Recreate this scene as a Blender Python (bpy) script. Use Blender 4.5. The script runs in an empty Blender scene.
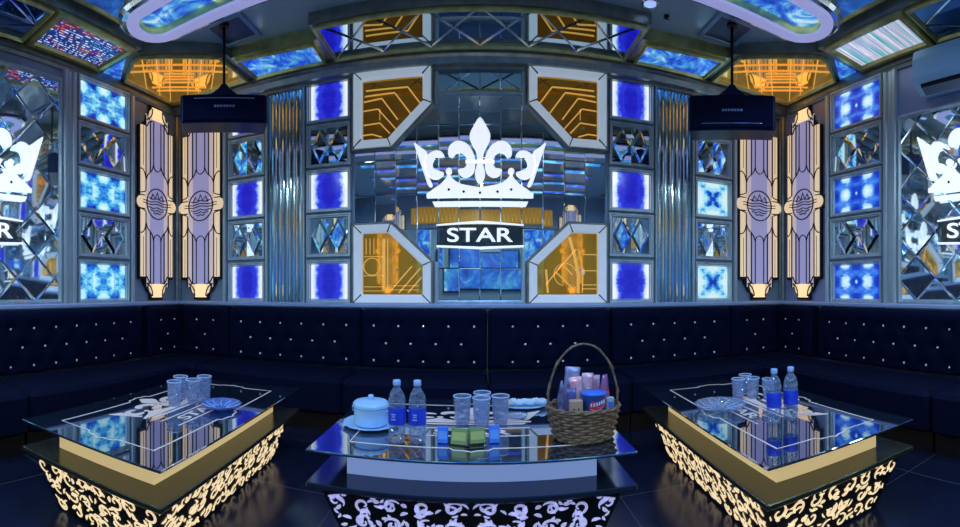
import bpy, math, random
from math import sin, cos, pi, radians as R, sqrt, atan2, tan
from mathutils import Vector, Matrix, geometry
random.seed(7)
sc = bpy.context.scene
C = sc.collection

# ---------------------------------------------------------------- camera, world, lights, exposure
EYE = 1.2
cd = bpy.data.cameras.new('camera'); cam = bpy.data.objects.new('camera', cd); C.objects.link(cam)
cam.location = (0, 0, EYE); cam.rotation_euler = (R(90), 0, 0)
F = 436.0
cd.type = 'PANO'; cd.panorama_type = 'CENTRAL_CYLINDRICAL'
cd.central_cylindrical_radius = 1.0
cd.central_cylindrical_range_u_min = -480/F; cd.central_cylindrical_range_u_max = 480/F
cd.central_cylindrical_range_v_min = -237/F; cd.central_cylindrical_range_v_max = 290/F
cd.clip_start = .02
sc.camera = cam
w = bpy.data.worlds.new('world'); sc.world = w; w.use_nodes = True
w.node_tree.nodes['Background'].inputs[0].default_value = (.01, .02, .06, 1)
w.node_tree.nodes['Background'].inputs[1].default_value = .3
sc.view_settings.view_transform = 'Standard'; sc.view_settings.look = 'None'
sc.view_settings.exposure = 0.0; sc.view_settings.gamma = 1; sc.view_settings.use_curve_mapping = False
sc.cycles.use_denoising = True
sc.cycles.max_bounces = 10; sc.cycles.glossy_bounces = 6; sc.cycles.transparent_max_bounces = 16
sc.cycles.sample_clamp_indirect = 6

def lamp(name, typ, loc, power, col, size=.2, rot=(0,0,0), sy=None, spot=None):
    d = bpy.data.lights.new(name, typ); o = bpy.data.objects.new(name, d); C.objects.link(o)
    d.energy = power; d.color = col; o.location = loc; o.rotation_euler = rot
    if typ == 'AREA':
        d.size = size
        if sy: d.shape = 'RECTANGLE'; d.size_y = sy
    else: d.shadow_soft_size = size
    if typ == 'SPOT': d.spot_size = spot or R(80); d.spot_blend = .8
    return o
# blue downlights over the three tables, then three added fill lamps (fixtures further below)
DOWN = [(-1.55, 1.45, 3.53), (1.55, 1.45, 3.53), (0, 1.75, 3.53), (0, -1.2, 3.53), (-2.74, -.2, 3.53), (2.74, -.2, 3.53)]
for i, p in enumerate(DOWN):
    lamp('downlight_and_fill_lamp', 'SPOT', p, (85, 85, 120, 230, 190, 190)[i], (.20, .44, 1.0) if i < 3 else (.60, .85, .86), .05 if i < 4 else .12, spot=R(165))

# ---------------------------------------------------------------- helpers
class MB:
    def __init__(s): s.v = []; s.f = []; s.m = []; s.uv = []; s.s = []
    def face(s, idx, mi=0, uv=None, sm=False):
        s.f.append(tuple(idx)); s.m.append(mi); s.uv.append(uv); s.s.append(sm)
    def quad(s, pts, mi=0, uv=None):
        n = len(s.v); s.v += [tuple(p) for p in pts]; s.face(range(n, n+len(pts)), mi, uv)
    def box(s, x0, x1, y0, y1, z0, z1, mi=0):
        n = len(s.v)
        s.v += [(x,y,z) for z in (z0,z1) for (x,y) in ((x0,y0),(x1,y0),(x1,y1),(x0,y1))]
        for f in ((0,3,2,1),(4,5,6,7),(0,1,5,4),(1,2,6,5),(2,3,7,6),(3,0,4,7)): s.face([n+i for i in f], mi)
    def bevbox(s, x0, x1, y0, y1, z0, z1, b=.01, mi=0):
        # box with chamfered vertical and horizontal edges
        def ring(i, z): return [(x0+i+b,y0+i,z),(x1-i-b,y0+i,z),(x1-i,y0+i+b,z),(x1-i,y1-i-b,z),(x1-i-b,y1-i,z),(x0+i+b,y1-i,z),(x0+i,y1-i-b,z),(x0+i,y0+i+b,z)]
        rs = [ring(b, z0), ring(0, z0+b), ring(0, z1-b), ring(b, z1)]
        s.rings(rs, mi, True)
    def rings(s, rs, mi=0, caps=True, sm=False, closed=True):
        n = len(s.v); k = len(rs[0])
        for r in rs: s.v += [tuple(p) for p in r]
        for a in range(len(rs)-1):
            for i in range(k if closed else k-1):
                j = (i+1) % k
                s.face((n+a*k+i, n+a*k+j, n+(a+1)*k+j, n+(a+1)*k+i), mi, None, sm)
        if caps:
            s.face([n+i for i in reversed(range(k))], mi); s.face([n+(len(rs)-1)*k+i for i in range(k)], mi)
    def lathe(s, prof, c=(0,0,0), n=24, mi=0, sm=True, caps=False):
        s.rings([[(c[0]+r*cos(2*pi*i/n), c[1]+r*sin(2*pi*i/n), c[2]+z) for i in range(n)] for r, z in prof], mi, caps, sm)
    def tube(s, pts, r, n=6, mi=0, closed=False, sm=True):
        pts = [Vector(p) for p in pts]; rs = []
        m = len(pts)
        for i, p in enumerate(pts):
            a = pts[(i-1) % m] if (closed or i) else p; b = pts[(i+1) % m] if (closed or i < m-1) else p
            d = (b-a).normalized()
            u = d.cross(Vector((0,0,1)));
            if u.length < .1: u = d.cross(Vector((0,1,0)))
            u.normalize(); w_ = d.cross(u)
            rr = r(i/(m-1)) if callable(r) else r
            rs.append([tuple(p+rr*(cos(2*pi*k/n)*u+sin(2*pi*k/n)*w_)) for k in range(n)])
        if closed: rs.append(rs[0])
        s.rings(rs, mi, not closed, sm)
    def prism(s, poly, w0, w1, mi=0, side=None):
        """poly in (u,v) = (x,z); extruded along -y from w0 to w1 (out of the wall)"""
        n = len(s.v); k = len(poly)
        s.v += [(p[0], -w0, p[1]) for p in poly] + [(p[0], -w1, p[1]) for p in poly]
        tri = geometry.tessellate_polygon([[Vector((p[0], p[1], 0)) for p in poly]])
        ar = sum(poly[i][0]*poly[(i+1)%k][1]-poly[(i+1)%k][0]*poly[i][1] for i in range(k))
        for t in tri:
            a, b, c = t
            cr = (poly[b][0]-poly[a][0])*(poly[c][1]-poly[a][1])-(poly[c][0]-poly[a][0])*(poly[b][1]-poly[a][1])
            if cr < 0: b, c = c, b
            s.face((n+k+a, n+k+b, n+k+c), mi); s.face((n+a, n+c, n+b), mi)
        for i in range(k):
            j = (i+1) % k
            f = (n+i, n+j, n+k+j, n+k+i)
            s.face(f if ar > 0 else f[::-1], mi if side is None else side)
    def frame(s, poly, prof, mi=0):
        """picture-frame moulding: poly (u,v) CCW outline, prof = [(inset, out)]"""
        rs = []
        for ins, out in prof: rs.append([(p[0], -out, p[1]) for p in inset(poly, ins)])
        s.rings(rs, mi, False)
    def ribbon(s, pts, wd, w0, w1, mi=0, closed=False):
        m = len(pts)
        L = []; Rr = []
        for i in range(m):
            a = pts[(i-1) % m] if (closed or i) else pts[i]; b = pts[(i+1) % m] if (closed or i < m-1) else pts[i]
            dx, dy = b[0]-a[0], b[1]-a[1]; l = math.hypot(dx, dy) or 1
            ww = wd(i/(m-1)) if callable(wd) else wd
            nx, ny = -dy/l*ww/2, dx/l*ww/2
            L.append((pts[i][0]+nx, pts[i][1]+ny)); Rr.append((pts[i][0]-nx, pts[i][1]-ny))
        rng = range(m if closed else m-1)
        n = len(s.v)
        for i in range(m):
            s.v += [(L[i][0], -w1, L[i][1]), (Rr[i][0], -w1, Rr[i][1]), (L[i][0], -w0, L[i][1]), (Rr[i][0], -w0, Rr[i][1])]
        for i in rng:
            a, b = n+4*i, n+4*((i+1) % m)
            s.face((a, a+1, b+1, b), mi); s.face((a, b, b+2, a+2), mi); s.face((a+1, a+3, b+3, b+1), mi)
        if not closed:
            a = n; s.face((a, a+2, a+3, a+1), mi); a = n+4*(m-1); s.face((a, a+1, a+3, a+2), mi)
    def build(s, name, mats, parent=None, M=None, **tags):
        me = bpy.data.meshes.new(name)
        vs = s.v if M is None else [tuple(M @ Vector(p)) for p in s.v]
        me.from_pydata(vs, [], s.f)
        if not isinstance(mats, (list, tuple)): mats = [mats]
        for m in mats: me.materials.append(m)
        me.polygons.foreach_set('material_index', s.m)
        me.polygons.foreach_set('use_smooth', s.s)
        if any(u is not None for u in s.uv):
            ul = me.uv_layers.new(name='UVMap'); k = 0
            for p, u in zip(me.polygons, s.uv):
                for j, li in enumerate(p.loop_indices):
                    if u: ul.data[li].uv = u[j]
        me.update()
        o = bpy.data.objects.new(name, me); C.objects.link(o)
        if parent: o.parent = parent
        for k_, v_ in tags.items(): o[k_] = v_
        return o

def inset(poly, d):
    k = len(poly); out = []
    for i in range(k):
        p0, p1, p2 = Vector(poly[i-1]), Vector(poly[i]), Vector(poly[(i+1) % k])
        a = (p1-p0).normalized(); b = (p2-p1).normalized()
        na = Vector((-a.y, a.x)); nb = Vector((-b.y, b.x))
        m = (na+nb); m = m/max(.2, (1+na.dot(nb)))
        out.append(tuple(p1+m*d))
    return out
def rect(x0, x1, y0, y1): return [(x0,y0),(x1,y0),(x1,y1),(x0,y1)]
def spl(pts, n=8, closed=True):
    out = []; m = len(pts)
    for i in range(m if closed else m-1):
        P = [pts[(i+j-1) % m] if closed else pts[min(max(i+j-1, 0), m-1)] for j in range(4)]
        for k in range(n):
            t = k/n
            out.append(tuple(.5*((2*P[1][a])+(-P[0][a]+P[2][a])*t+(2*P[0][a]-5*P[1][a]+4*P[2][a]-P[3][a])*t*t+(-P[0][a]+3*P[1][a]-3*P[2][a]+P[3][a])*t**3) for a in (0,1)))
    if not closed: out.append(tuple(pts[-1]))
    return out
def arc(cx, cy, r, a0, a1, n=16): return [(cx+r*cos(R(a0+(a1-a0)*i/n)), cy+r*sin(R(a0+(a1-a0)*i/n))) for i in range(n+1)]
def clip(poly, x0, x1, y0, y1):
    def cl(P, f, g):
        o = []
        for i in range(len(P)):
            a, b = P[i-1], P[i]
            if f(b) >= 0:
                if f(a) < 0: o.append(g(a, b))
                o.append(b)
            elif f(a) >= 0: o.append(g(a, b))
        return o
    for ax, val, sg in ((0,x0,1),(0,x1,-1),(1,y0,1),(1,y1,-1)):
        f = lambda p: sg*(p[ax]-val)
        def g(a, b):
            t = (val-a[ax])/(b[ax]-a[ax]); return tuple(a[k]+(b[k]-a[k])*t for k in (0,1))
        poly = cl(poly, f, g)
        if len(poly) < 3: return []
    return poly

CW = lambda q: q if sum(q[i][0]*q[(i+1)%len(q)][1]-q[(i+1)%len(q)][0]*q[i][1] for i in range(len(q))) > 0 else q[::-1]
def thing(name, label, cat, loc=(0,0,0), rz=0, group=None, kind=None):
    o = bpy.data.objects.new(name, None); C.objects.link(o); o.empty_display_size = .1
    o.location = loc; o.rotation_euler = (0,0,rz); o['label'] = label; o['category'] = cat
    if group: o['group'] = group
    return o
def tag(o, label, cat, group=None, kind=None):
    o['label'] = label; o['category'] = cat
    if group: o['group'] = group
    if kind: o['kind'] = kind
    return o
def struct(name, mb, m): return mb.build(name, m, kind='structure')
def copy_tree(o, parent=None):
    c = o.copy(); C.objects.link(c)
    if parent: c.parent = parent
    for ch in [x for x in o.children]: copy_tree(ch, c)
    return c

# ---------------------------------------------------------------- materials
def nt(name):
    m = bpy.data.materials.new(name); m.use_nodes = True
    t = m.node_tree; return m, t, t.nodes['Principled BSDF']
def mat(name, col, rough=.5, metal=0, emis=None, es=0, coat=0, trans=0, ior=1.45, alpha=1, sheen=0, spec=.5):
    m, t, b = nt(name)
    b.inputs['Base Color'].default_value = (*col, 1); b.inputs['Roughness'].default_value = rough
    b.inputs['Metallic'].default_value = metal
    b.inputs['Coat Weight'].default_value = coat; b.inputs['Transmission Weight'].default_value = trans
    b.inputs['IOR'].default_value = ior; b.inputs['Alpha'].default_value = alpha
    b.inputs['Sheen Weight'].default_value = sheen; b.inputs['Specular IOR Level'].default_value = spec
    if emis: b.inputs['Emission Color'].default_value = (*emis, 1); b.inputs['Emission Strength'].default_value = es
    return m
class G:
    """tiny node-expression helper"""
    def __init__(s, t): s.t = t
    def n(s, typ, **kw):
        x = s.t.nodes.new(typ)
        for k, v in kw.items(): setattr(x, k, v)
        return x
    def link(s, a, b): s.t.links.new(a, b)
    def m(s, op, a, b=None, c=None, clamp=False):
        x = s.n('ShaderNodeMath', operation=op, use_clamp=clamp)
        for i, v in enumerate((a, b, c)):
            if v is None: continue
            if isinstance(v, (int, float)): x.inputs[i].default_value = v
            else: s.link(v, x.inputs[i])
        return x.outputs[0]
    def uv(s, kind='UV'):
        tc = s.n('ShaderNodeTexCoord'); sp = s.n('ShaderNodeSeparateXYZ'); s.link(tc.outputs[kind], sp.inputs[0])
        return sp.outputs
    def xyz(s, x, y, z=0):
        c = s.n('ShaderNodeCombineXYZ')
        for i, v in enumerate((x, y, z)):
            if isinstance(v, (int, float)): c.inputs[i].default_value = v
            else: s.link(v, c.inputs[i])
        return c.outputs[0]
    def noise(s, vec, scale=5, det=2, rough=.5, dist=0):
        x = s.n('ShaderNodeTexNoise'); s.link(vec, x.inputs['Vector'])
        x.inputs['Scale'].default_value = scale; x.inputs['Detail'].default_value = det
        x.inputs['Roughness'].default_value = rough; x.inputs['Distortion'].default_value = dist
        return x.outputs['Fac']
    def ramp(s, fac, stops, interp='LINEAR'):
        x = s.n('ShaderNodeValToRGB'); s.link(fac, x.inputs[0]); e = x.color_ramp.elements
        x.color_ramp.interpolation = interp
        while len(e) > 1: e.remove(e[-1])
        e[0].position = stops[0][0]; e[0].color = (*stops[0][1], 1)
        for p, c in stops[1:]: q = e.new(p); q.color = (*c, 1)
        return x.outputs[0]
def glow_tile(name, kind, strength=1.0):
    m, t, b = nt(name); g = G(t); u = g.uv()
    info = g.n('ShaderNodeObjectInfo')
    x = g.m('SUBTRACT', u[0], .5); y = g.m('SUBTRACT', u[1], .5)
    ax = g.m('ABSOLUTE', x); ay = g.m('ABSOLUTE', y)
    nz = g.noise(g.xyz(ax, ay, g.m('MULTIPLY', info.outputs['Random'], .4)), 6.5, 3, .6, .4)
    if kind == 'spots':      # pale cyan ground, blue spots in columns
        a = g.m('COSINE', g.m('MULTIPLY', x, 2*pi*2)); c = g.m('COSINE', g.m('MULTIPLY', y, 2*pi))
        v = g.m('ADD', g.m('MULTIPLY', g.m('MULTIPLY', a, c), .24), g.m('MULTIPLY', a, -.10))
        v = g.m('ADD', g.m('ADD', v, .40), g.m('MULTIPLY', g.m('SUBTRACT', nz, .5), 1.3))
        st = [(0, (.7,.95,1)), (.25, (.40,.85,1)), (.42, (.08,.50,.85)), (.56, (.02,.2,.75)), (.72, (.005,.03,.5)), (1, (.003,.01,.25))]
    elif kind == 'flower':   # blue ground with white blossoms
        a = g.m('COSINE', g.m('MULTIPLY', x, 2*pi*2)); c = g.m('COSINE', g.m('MULTIPLY', y, 2*pi*2))
        r2 = g.m('ADD', g.m('MULTIPLY', g.m('MULTIPLY', ax, ax), 3), g.m('MULTIPLY', ay, ay))
        dot = g.m('POWER', 2.718, g.m('MULTIPLY', r2, -200))
        v = g.m('ADD', g.m('MULTIPLY', a, .20), g.m('MULTIPLY', g.m('MULTIPLY', a, c), .20))
        v = g.m('ADD', g.m('SUBTRACT', v, g.m('MULTIPLY', dot, .6)), .5)
        v = g.m('ADD', v, g.m('MULTIPLY', g.m('SUBTRACT', nz, .5), .55))
        st = [(0, (.85,.97,1)), (.3, (.45,.8,1)), (.44, (.06,.25,.9)), (.6, (.01,.05,.6)), (1, (.003,.02,.35))]
    elif kind == 'cross':    # pale cyan with a dark blue four-rayed star
        d = g.m('ABSOLUTE', g.m('SUBTRACT', ax, ay)); r = g.m('ADD', ax, ay)
        v = g.m('SUBTRACT', .95, g.m('ADD', g.m('MULTIPLY', d, 2.2), g.m('MULTIPLY', r, .6)))
        v = g.m('ADD', v, g.m('MULTIPLY', g.m('SUBTRACT', nz, .5), 1.4))
        st = [(0, (.7,.95,1)), (.35, (.3,.75,1)), (.55, (.05,.35,.85)), (.75, (.01,.06,.55)), (1, (.003,.02,.3))]
    else:                    # deep ultramarine oval between white sides
        v = g.m('SUBTRACT', 1.02, g.m('MULTIPLY', g.m('POWER', g.m('MULTIPLY', ax, 2), 2.4), 1.15))
        v = g.m('SUBTRACT', v, g.m('MULTIPLY', g.m('POWER', g.m('MULTIPLY', ay, 2), 3), .25))
        v = g.m('ADD', v, g.m('MULTIPLY', g.m('SUBTRACT', nz, .5), .9))
        st = [(0, (.9,.95,1)), (.3, (.6,.75,1)), (.48, (.12,.25,1)), (.62, (.03,.04,.75)), (1, (.012,.008,.5))]
    col = g.ramp(v, st)
    b.inputs['Base Color'].default_value = (.02,.03,.05,1); b.inputs['Roughness'].default_value = .12
    g.link(col, b.inputs['Emission Color']); b.inputs['Emission Strength'].default_value = strength
    return m
def wood_noise_mat(name, c0, c1, scale, rough, metal=0, stretch=(1,1,1), bump=0):
    m, t, b = nt(name); g = G(t)
    tc = g.n('ShaderNodeTexCoord'); mp = g.n('ShaderNodeMapping'); mp.inputs['Scale'].default_value = stretch
    g.link(tc.outputs['Object'], mp.inputs[0]); f = g.noise(mp.outputs[0], scale, 3)
    g.link(g.ramp(f, [(.3, c0), (.7, c1)]), b.inputs['Base Color'])
    b.inputs['Roughness'].default_value = rough; b.inputs['Metallic'].default_value = metal
    if bump:
        bp = g.n('ShaderNodeBump'); bp.inputs['Strength'].default_value = bump; g.link(f, bp.inputs['Height']); g.link(bp.outputs[0], b.inputs['Normal'])
    return m
MIR = mat('mirror_silver', (.72,.84,.88), .025, 1)
MIRB = mat('mirror_blue_tint', (.30,.50,.85), .03, 1)
MIRF = mat('mirror_smoked', (.62,.76,.78), .12, 1)
MIRD = mat('mirror_diamond_blue', (.76,.92,1.0), .035, .94)
MIDC = mat('rose_cream_pane', (.6,.5,.5), .3, 0, (.62,.50,.52), .62)
AMB = mat('amber_mirror', (.95,.48,.07), .05, 1, (.9,.42,.04), .10)  # weak emission puts reflected glow into the amber mirrors
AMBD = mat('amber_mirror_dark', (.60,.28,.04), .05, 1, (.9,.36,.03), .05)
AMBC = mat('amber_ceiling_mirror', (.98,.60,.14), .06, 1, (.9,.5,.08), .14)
GOLDL = mat('glowing_gold_line', (.9,.5,.1), .25, .8, (1,.55,.12), .5)
METAL = wood_noise_mat('brushed_metal', (.50,.60,.62), (.74,.80,.78), 14, .42, .7, (1,1,.08))
METALD = wood_noise_mat('bronze_metal', (.24,.27,.26), (.38,.39,.33), 10, .32, .75)
GOLDM = wood_noise_mat('olive_gold_metal', (.55,.48,.16), (.85,.75,.32), 8, .3, .8)
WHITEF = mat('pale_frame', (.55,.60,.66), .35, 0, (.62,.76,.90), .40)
DARKL = mat('dark_outline', (.015,.015,.02), .4, .5)
LETTER = mat('backlit_white', (.9,.9,.9), .5, 0, (.88,.92,.96), .85)
SIGNBK = mat('sign_smoked_plate', (.05,.07,.08), .15, .4, alpha=.5)
LAV = mat('lavender_glass', (.35,.35,.5), .3, 0, (.36,.34,.62), .55)
CREAM = mat('cream_backlit', (.8,.7,.5), .35, 0, (.95,.70,.42), .64)
CREAMW = mat('warm_end_glow', (.8,.6,.4), .35, 0, (1.0,.66,.30), 1.0)
PAINT = mat('tray_ceiling_gloss', (.42,.56,.64), .2, .1, coat=.5)
WALLM = mat('wall_dark_satin', (.30,.38,.46), .4, .4)
WALLP = mat('wall_panel_lavender', (.36,.38,.56), .3, .3)
SILLM = mat('sill_silver_blue', (.50,.58,.80), .35, .4)
VELV = wood_noise_mat('navy_velvet', (.0007,.0022,.016), (.0011,.0031,.023), 30, .8, 0, (1,1,1), .15)
VELV.node_tree.nodes['Principled BSDF'].inputs['Specular IOR Level'].default_value = .12
VELV.node_tree.nodes['Principled BSDF'].inputs['Sheen Tint'].default_value = (.1,.2,.9,1)
CRYS = mat('crystal_button', (.7,.7,.78), .15, .5, (.6,.65,.8), .22)
RACE = mat('lamp_diffuser', (.7,.7,.9), .4, 0, (.34,.34,.68), .62)
CHROME = mat('chrome_trim', (.7,.72,.7), .12, 1)
LINER = mat('table_inlay', (.75,.62,.58), .4, 0, (.7,.5,.45), .12)
SLABW = mat('slab_cream_gold', (.85,.72,.42), .4, 0, (.78,.58,.25), .62)
SLABC = mat('slab_white', (.5,.6,.85), .4, 0, (.24,.36,.70), .55)
PLATEG = mat('dark_gold_mirror', (.085,.085,.06), .22, .75)
PLATEB = mat('dark_blue_mirror', (.05,.07,.13), .12, .8)
BODY = mat('laser_cut_black', (.008,.008,.01), .35, .2)
LACEW = mat('lace_light_warm', (.6,.5,.35), .5, 0, (1,.76,.44), .85)
LACEC = mat('lace_light_lilac', (.7,.7,.9), .5, 0, (.44,.44,.84), .62)
PLAST = mat('white_plastic_blue_lit', (.55,.66,.85), .35)
GLOSSY_NAVY = mat('navy_speaker_case', (.004,.006,.06), .35, 0, spec=.3)
NAVYG = mat('speaker_grille', (.002,.004,.028), .7, 0, spec=.15)
def glassy(name, tint, dif=.3, op=.5, rough=.08, cut=0):
    m, t, b = nt(name); g = G(t)
    b.inputs['Base Color'].default_value = (*tint, 1); b.inputs['Roughness'].default_value = rough
    b.inputs['Specular IOR Level'].default_value = 1.0; b.inputs['Coat Weight'].default_value = .5
    tr = g.n('ShaderNodeBsdfTransparent'); tr.inputs[0].default_value = (*[.6+.4*c for c in tint], 1)
    mx = g.n('ShaderNodeMixShader')
    lw = g.n('ShaderNodeLayerWeight'); lw.inputs[0].default_value = .35
    f = g.m('ADD', g.m('MULTIPLY', lw.outputs['Facing'], 1-op), op*dif*2, clamp=True)
    g.link(f, mx.inputs[0]); g.link(tr.outputs[0], mx.inputs[1]); g.link(b.outputs[0], mx.inputs[2])
    if cut:
        tc = g.n('ShaderNodeTexCoord'); vo = g.n('ShaderNodeTexVoronoi'); vo.inputs['Scale'].default_value = cut; g.link(tc.outputs['Object'], vo.inputs['Vector'])
        bp = g.n('ShaderNodeBump'); bp.inputs['Strength'].default_value = 1; bp.inputs['Distance'].default_value = .02; g.link(vo.outputs['Distance'], bp.inputs['Height']); g.link(bp.outputs[0], b.inputs['Normal']); g.link(bp.outputs[0], lw.inputs['Normal'])
        b.inputs['Metallic'].default_value = .5
    g.link(mx.outputs[0], t.nodes['Material Output'].inputs[0])
    return m
GLS = glassy('clear_cut_glass', (.70,.80,1.0), .22, .45, .08, 42)
GLSB = glassy('blue_lit_dish_glass', (.25,.45,1.0), .45, .6, .1, 30)
PET = glassy('clear_bottle_plastic', (.6,.75,1.0), .25, .4, .1, 38)
# floor: dark glossy tiles with fine joints
def floor_mat():
    m, t, b = nt('floor_gloss_tiles'); g = G(t)
    tc = g.n('ShaderNodeTexCoord'); br = g.n('ShaderNodeTexBrick'); g.link(tc.outputs['Object'], br.inputs['Vector'])
    br.offset = 0; br.inputs['Scale'].default_value = 1; br.inputs['Brick Width'].default_value = .8; br.inputs['Row Height'].default_value = .8
    br.inputs['Mortar Size'].default_value = .004
    br.inputs['Color1'].default_value = (.006,.010,.030,1); br.inputs['Color2'].default_value = (.007,.011,.034,1); br.inputs['Mortar'].default_value = (.06,.06,.07,1)
    g.link(br.outputs[0], b.inputs['Base Color']); b.inputs['Roughness'].default_value = .22
    return m
FLOORM = floor_mat()
def glass_top_mat():
    m, t, b = nt('smoked_glass_top'); g = G(t)
    b.inputs['Base Color'].default_value = (.012,.02,.035,1); b.inputs['Roughness'].default_value = .03
    b.inputs['Specular IOR Level'].default_value = .5
    gl = g.n('ShaderNodeBsdfGlossy'); gl.inputs[0].default_value = (.75,.82,.95,1); gl.inputs['Roughness'].default_value = .02
    mx = g.n('ShaderNodeMixShader'); mx.inputs[0].default_value = .42
    g.link(b.outputs[0], mx.inputs[1]); g.link(gl.outputs[0], mx.inputs[2]); g.link(mx.outputs[0], t.nodes['Material Output'].inputs[0])
    return m
TOPG = glass_top_mat()
def led_mat(kind):  # emissive patterns painted in place of ceiling mirror reflections
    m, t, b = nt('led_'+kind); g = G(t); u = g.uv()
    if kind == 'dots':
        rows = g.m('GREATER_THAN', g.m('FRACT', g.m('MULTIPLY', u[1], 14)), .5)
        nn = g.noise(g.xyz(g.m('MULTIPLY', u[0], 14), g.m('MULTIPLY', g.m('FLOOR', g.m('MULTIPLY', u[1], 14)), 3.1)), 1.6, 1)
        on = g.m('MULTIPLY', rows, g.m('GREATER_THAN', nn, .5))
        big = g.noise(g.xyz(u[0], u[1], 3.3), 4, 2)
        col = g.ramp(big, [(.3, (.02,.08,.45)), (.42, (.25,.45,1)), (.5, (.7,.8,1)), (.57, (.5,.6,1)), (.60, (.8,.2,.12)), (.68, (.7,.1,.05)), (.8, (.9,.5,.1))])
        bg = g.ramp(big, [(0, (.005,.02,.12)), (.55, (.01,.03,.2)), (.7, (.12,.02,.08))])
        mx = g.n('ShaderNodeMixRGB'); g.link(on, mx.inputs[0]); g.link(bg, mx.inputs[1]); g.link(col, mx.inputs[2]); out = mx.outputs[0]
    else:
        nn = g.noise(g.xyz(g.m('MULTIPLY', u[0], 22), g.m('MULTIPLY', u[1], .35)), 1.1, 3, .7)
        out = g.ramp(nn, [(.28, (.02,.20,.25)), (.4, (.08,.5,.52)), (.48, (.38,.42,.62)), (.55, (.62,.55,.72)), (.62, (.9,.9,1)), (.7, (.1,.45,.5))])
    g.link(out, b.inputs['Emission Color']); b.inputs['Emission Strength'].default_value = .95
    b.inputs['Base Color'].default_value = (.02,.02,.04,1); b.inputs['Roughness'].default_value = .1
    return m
REFLD, REFLS = led_mat('dots'), led_mat('stripes')
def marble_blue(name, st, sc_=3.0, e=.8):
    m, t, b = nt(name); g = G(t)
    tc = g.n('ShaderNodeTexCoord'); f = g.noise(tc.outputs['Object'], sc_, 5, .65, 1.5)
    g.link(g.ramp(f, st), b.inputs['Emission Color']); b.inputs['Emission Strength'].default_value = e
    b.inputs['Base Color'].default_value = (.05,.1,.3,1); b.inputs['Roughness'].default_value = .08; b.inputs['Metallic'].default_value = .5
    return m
MARB = marble_blue('blue_painted_reflection', [(.3,(.005,.02,.12)),(.5,(.02,.12,.5)),(.6,(.05,.3,.75)),(.68,(.5,.8,1))], 2.2, .75)
MARC = marble_blue('bright_blue_cyan_glow', [(.3,(.01,.03,.25)),(.45,(.02,.1,.7)),(.55,(.08,.4,.8)),(.66,(.6,.9,1))], 3.5, .85)
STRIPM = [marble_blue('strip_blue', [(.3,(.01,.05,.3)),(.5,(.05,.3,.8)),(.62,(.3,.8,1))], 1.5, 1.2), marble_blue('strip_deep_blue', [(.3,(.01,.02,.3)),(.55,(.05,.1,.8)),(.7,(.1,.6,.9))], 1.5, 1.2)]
T_SPOT, T_FLOW = glow_tile('glass_spots_cyan', 'spots', .95), glow_tile('glass_blossom_blue', 'flower', .95)
T_OVAL, T_CROSS = glow_tile('glass_oval_ultramarine', 'oval', .95), glow_tile('glass_cross_cyan', 'cross', .9)

# ---------------------------------------------------------------- room shell
W, D, Y0 = 3.48, 4.2, -2.6
ZR, ZT = EYE+2.25, EYE+2.365      # ring soffit, tray ceiling
ZS = EYE-.13                      # sill top
b = MB(); b.box(-W-.1, W+.1, Y0-.1, D+.1, -.1, 0); struct('floor', b, FLOORM)
b = MB(); b.box(-W-.1, W+.1, Y0-.1, D+.1, ZT, ZT+.1); struct('ceiling', b, PAINT)
b = MB(); b.box(-W-.1, W+.1, D, D+.1, 0, ZT); struct('wall_back', b, WALLM)
b = MB(); b.box(-W-.1, -W, Y0, D, 0, ZT); struct('wall_left', b, WALLM)
b = MB(); b.box(W, W+.1, Y0, D, 0, ZT); struct('wall_right', b, WALLP)
b = MB(); b.box(-W-.1, W+.1, Y0-.1, Y0, 0, ZT); struct('wall_front', b, WALLM)
# sills
def prof_run(name, prof, x0, x1, m, loc, rz):
    """moulding profile [(out, z)] swept along local x"""
    b = MB(); b.rings([[(x, -o, z) for o, z in prof] for x in (x0, x1)], 0, True)
    o = struct(name, b, m); o.location = loc; o.rotation_euler = (0,0,rz); return o
sill = [(0,-.09),(0,0),(.10,0),(.115,-.012),(.115,-.035),(.10,-.05),(.06,-.055),(.06,-.09)]
prof_run('trim_1', sill, -W, W, SILLM, (0,D,ZS), 0)
prof_run('trim_2', sill, Y0, D-.12, SILLM, (-W,0,ZS), pi/2)
prof_run('trim_3', sill, -(D-.12), -Y0, SILLM, (W,0,ZS), -pi/2)
corn = [(0,0),(0,-.145),(.05,-.145),(.055,-.12),(.10,-.11),(.12,-.06),(.15,-.045),(.15,0)]
corns = [(0,0),(0,-.11),(.02,-.11),(.03,-.08),(.045,-.07),(.045,0)]
prof_run('trim_4', corn, -W, W, METALD, (0,D,ZR), 0)
prof_run('trim_5', corns, Y0, D-.16, METALD, (-W,0,ZR), pi/2)
prof_run('trim_6', corns, -(D-.16), -Y0, METALD, (W,0,ZR), -pi/2)
# ring soffit boxes between tray and ring level (structure), with olive metal fascia
def soffit(name, poly, m=None):
    b = MB(); n = len(poly)
    b.rings([[(x,y,z) for x,y in poly] for z in (ZR+.012, ZT)], 0, True)
    return struct(name, b, m or METALD)
def sgn(pts, s): return [(s*x, y) for x, y in (pts if s > 0 else pts)]
CEN = [(-1.43,3.44),(1.43,3.44),(1.43,D),(-1.43,D)]
soffit('trim_7', CEN)
k = 8
for s in (-1, 1):
    for poly in ([(1.43,3.66),(2.30,3.58),(2.30,D),(1.43,D)],
                 [(2.30,3.50),(2.95,2.92),(W,2.92),(W,D),(2.30,D)],
                 [(2.86,Y0),(W,Y0),(W,2.92),(2.86,2.92)]):
        p = [(s*x,y) for x,y in poly]
        if s < 0: p = p[::-1]
        soffit('trim_%d' % k, p, GOLDM if k % 3 == 2 else METALD); k += 1

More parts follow.
